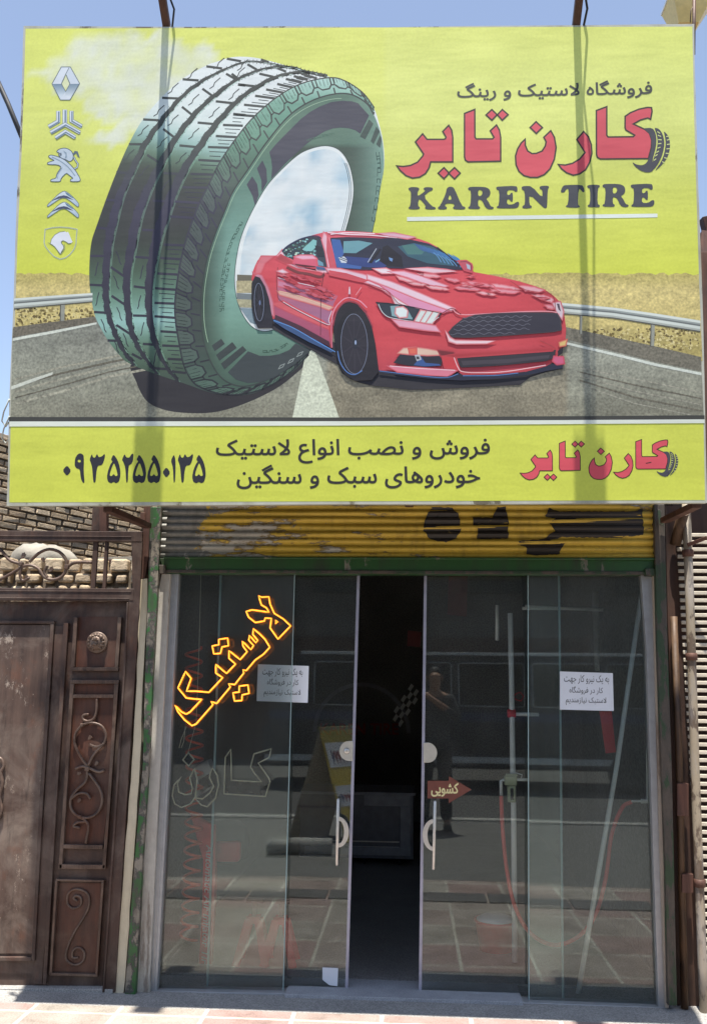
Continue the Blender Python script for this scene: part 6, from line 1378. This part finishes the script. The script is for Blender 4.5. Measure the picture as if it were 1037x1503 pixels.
hr = (-.20, .27, 1.50); hl = (-.33, .25, 1.49)
V_ = [W_(0, 0, .95), W_(0, 0, 1.10), W_(0, .0, 1.28), W_(0, -.01, 1.42), W_(0, .0, 1.50), W_(0, .015, 1.56), W_(0, .03, 1.64), W_(0, .02, 1.72),
      W_(.17, 0, 1.42), W_(.26, .08, 1.20), W_(.02, .24, 1.38), W_(-.13, .26, 1.48),
      W_(-.17, 0, 1.42), W_(-.38, .04, 1.24), W_(-.46, .16, 1.40), W_(-.38, .24, 1.49),
      W_(.09, 0, .88), W_(.11, .02, .50), W_(.12, -.02, .10), W_(.13, .10, .05), W_(-.09, 0, .88), W_(-.12, .03, .50), W_(-.14, -.01, .10), W_(-.16, .11, .05)]
E_v = [(0, 1), (1, 2), (2, 3), (3, 4), (4, 5), (5, 6), (6, 7), (3, 8), (8, 9), (9, 10), (10, 11), (3, 12), (12, 13), (13, 14), (14, 15), (0, 16), (16, 17), (17, 18), (18, 19), (0, 20), (20, 21), (21, 22), (22, 23)]
rad = [(.15, .11), (.145, .10), (.165, .11), (.13, .09), .055, .062, (.078, .095), (.07, .085), .062, .044, .036, .028, .062, .044, .036, .028, .095, .064, .045, .035, .095, .064, .045, .035]
skin('body', V_, E_v, rad, 'skin', pr)
sh2 = lambda i, k: V_[i]
skin('shirt', [W_(0, 0, .86), V_[0], V_[1], V_[2], V_[3], V_[8], V_[9], W_(.08, .19, 1.325), V_[12], V_[13], W_(-.435, .12, 1.35)], [(0, 1), (1, 2), (2, 3), (3, 4), (4, 5), (5, 6), (6, 7), (4, 8), (8, 9), (9, 10)], [(.178, .140), (.175, .135), (.168, .125), (.18, .125), (.14, .10), .073, .055, .05, .073, .055, .05], 'cloth_shirt', pr)
skin('trousers', [W_(0, 0, .98), V_[16], V_[17], W_(.12, -.015, .08), V_[20], V_[21], W_(-.14, -.01, .08)], [(0, 1), (1, 2), (2, 3), (0, 4), (4, 5), (5, 6)], [(.165, .125), .108, .08, .07, .108, .08, .07], 'cloth_dark', pr)
for sx, a0 in ((.125, .0), (-.15, .01)):
    m = MB(); m.box(W_(sx-.045, a0-.09, .005), W_(sx+.045, a0+.17, .075), bev=.03); m.build('shoe', M['shoe'], pr)
skin('hair', [W_(0, -.02, 1.64), W_(0, -.005, 1.73), W_(0, .055, 1.755)], [(0, 1), (1, 2)], [(.085, .075), (.085, .09), (.06, .04)], 'hair', pr)
m = MB(); blob(m, Vector(W_(0, .135, 1.635)), .014, .022, .022); m.build('nose', M['skin'], pr)
for sx in (-1, 1):
    m = MB(); blob(m, Vector(W_(sx*.032, .115, 1.665)), .012, .010, .008); m.build('eye', M['shoe'], pr)
    m = MB(); blob(m, Vector(W_(sx*.085, .02, 1.645)), .012, .020, .03); m.build('ear', M['skin'], pr)
for (bx_, side_) in ((-.13, 1), (-.38, -1)):
    for k in range(4):
        f0 = Vector(W_(bx_, .27, 1.475+k*.019)); f1 = f0+Vector((-side_*.03, .018, .004)); f2 = f1+Vector((-side_*.03, -.004, 0))
        m = MB(); m.tube([f0, f1, f2], [.0095, .009, .007], 8); m.build('finger', M['skin'], pr)
    m = MB(); t0 = Vector(W_(bx_, .235, 1.47)); m.tube([t0, t0+Vector((-side_*.03, -.012, .012)), t0+Vector((-side_*.05, -.002, .02))], [.011, .010, .008], 8); m.build('thumb', M['skin'], pr)
m = MB(); m.box((-.115, CAM.y-.062, CAM.z-.135), (.02, CAM.y-.052, CAM.z-.052), bev=.003)
tag(m.build('phone', M['acrylic_black']), 'black phone held out in both hands by the person in dark clothes', 'phone')
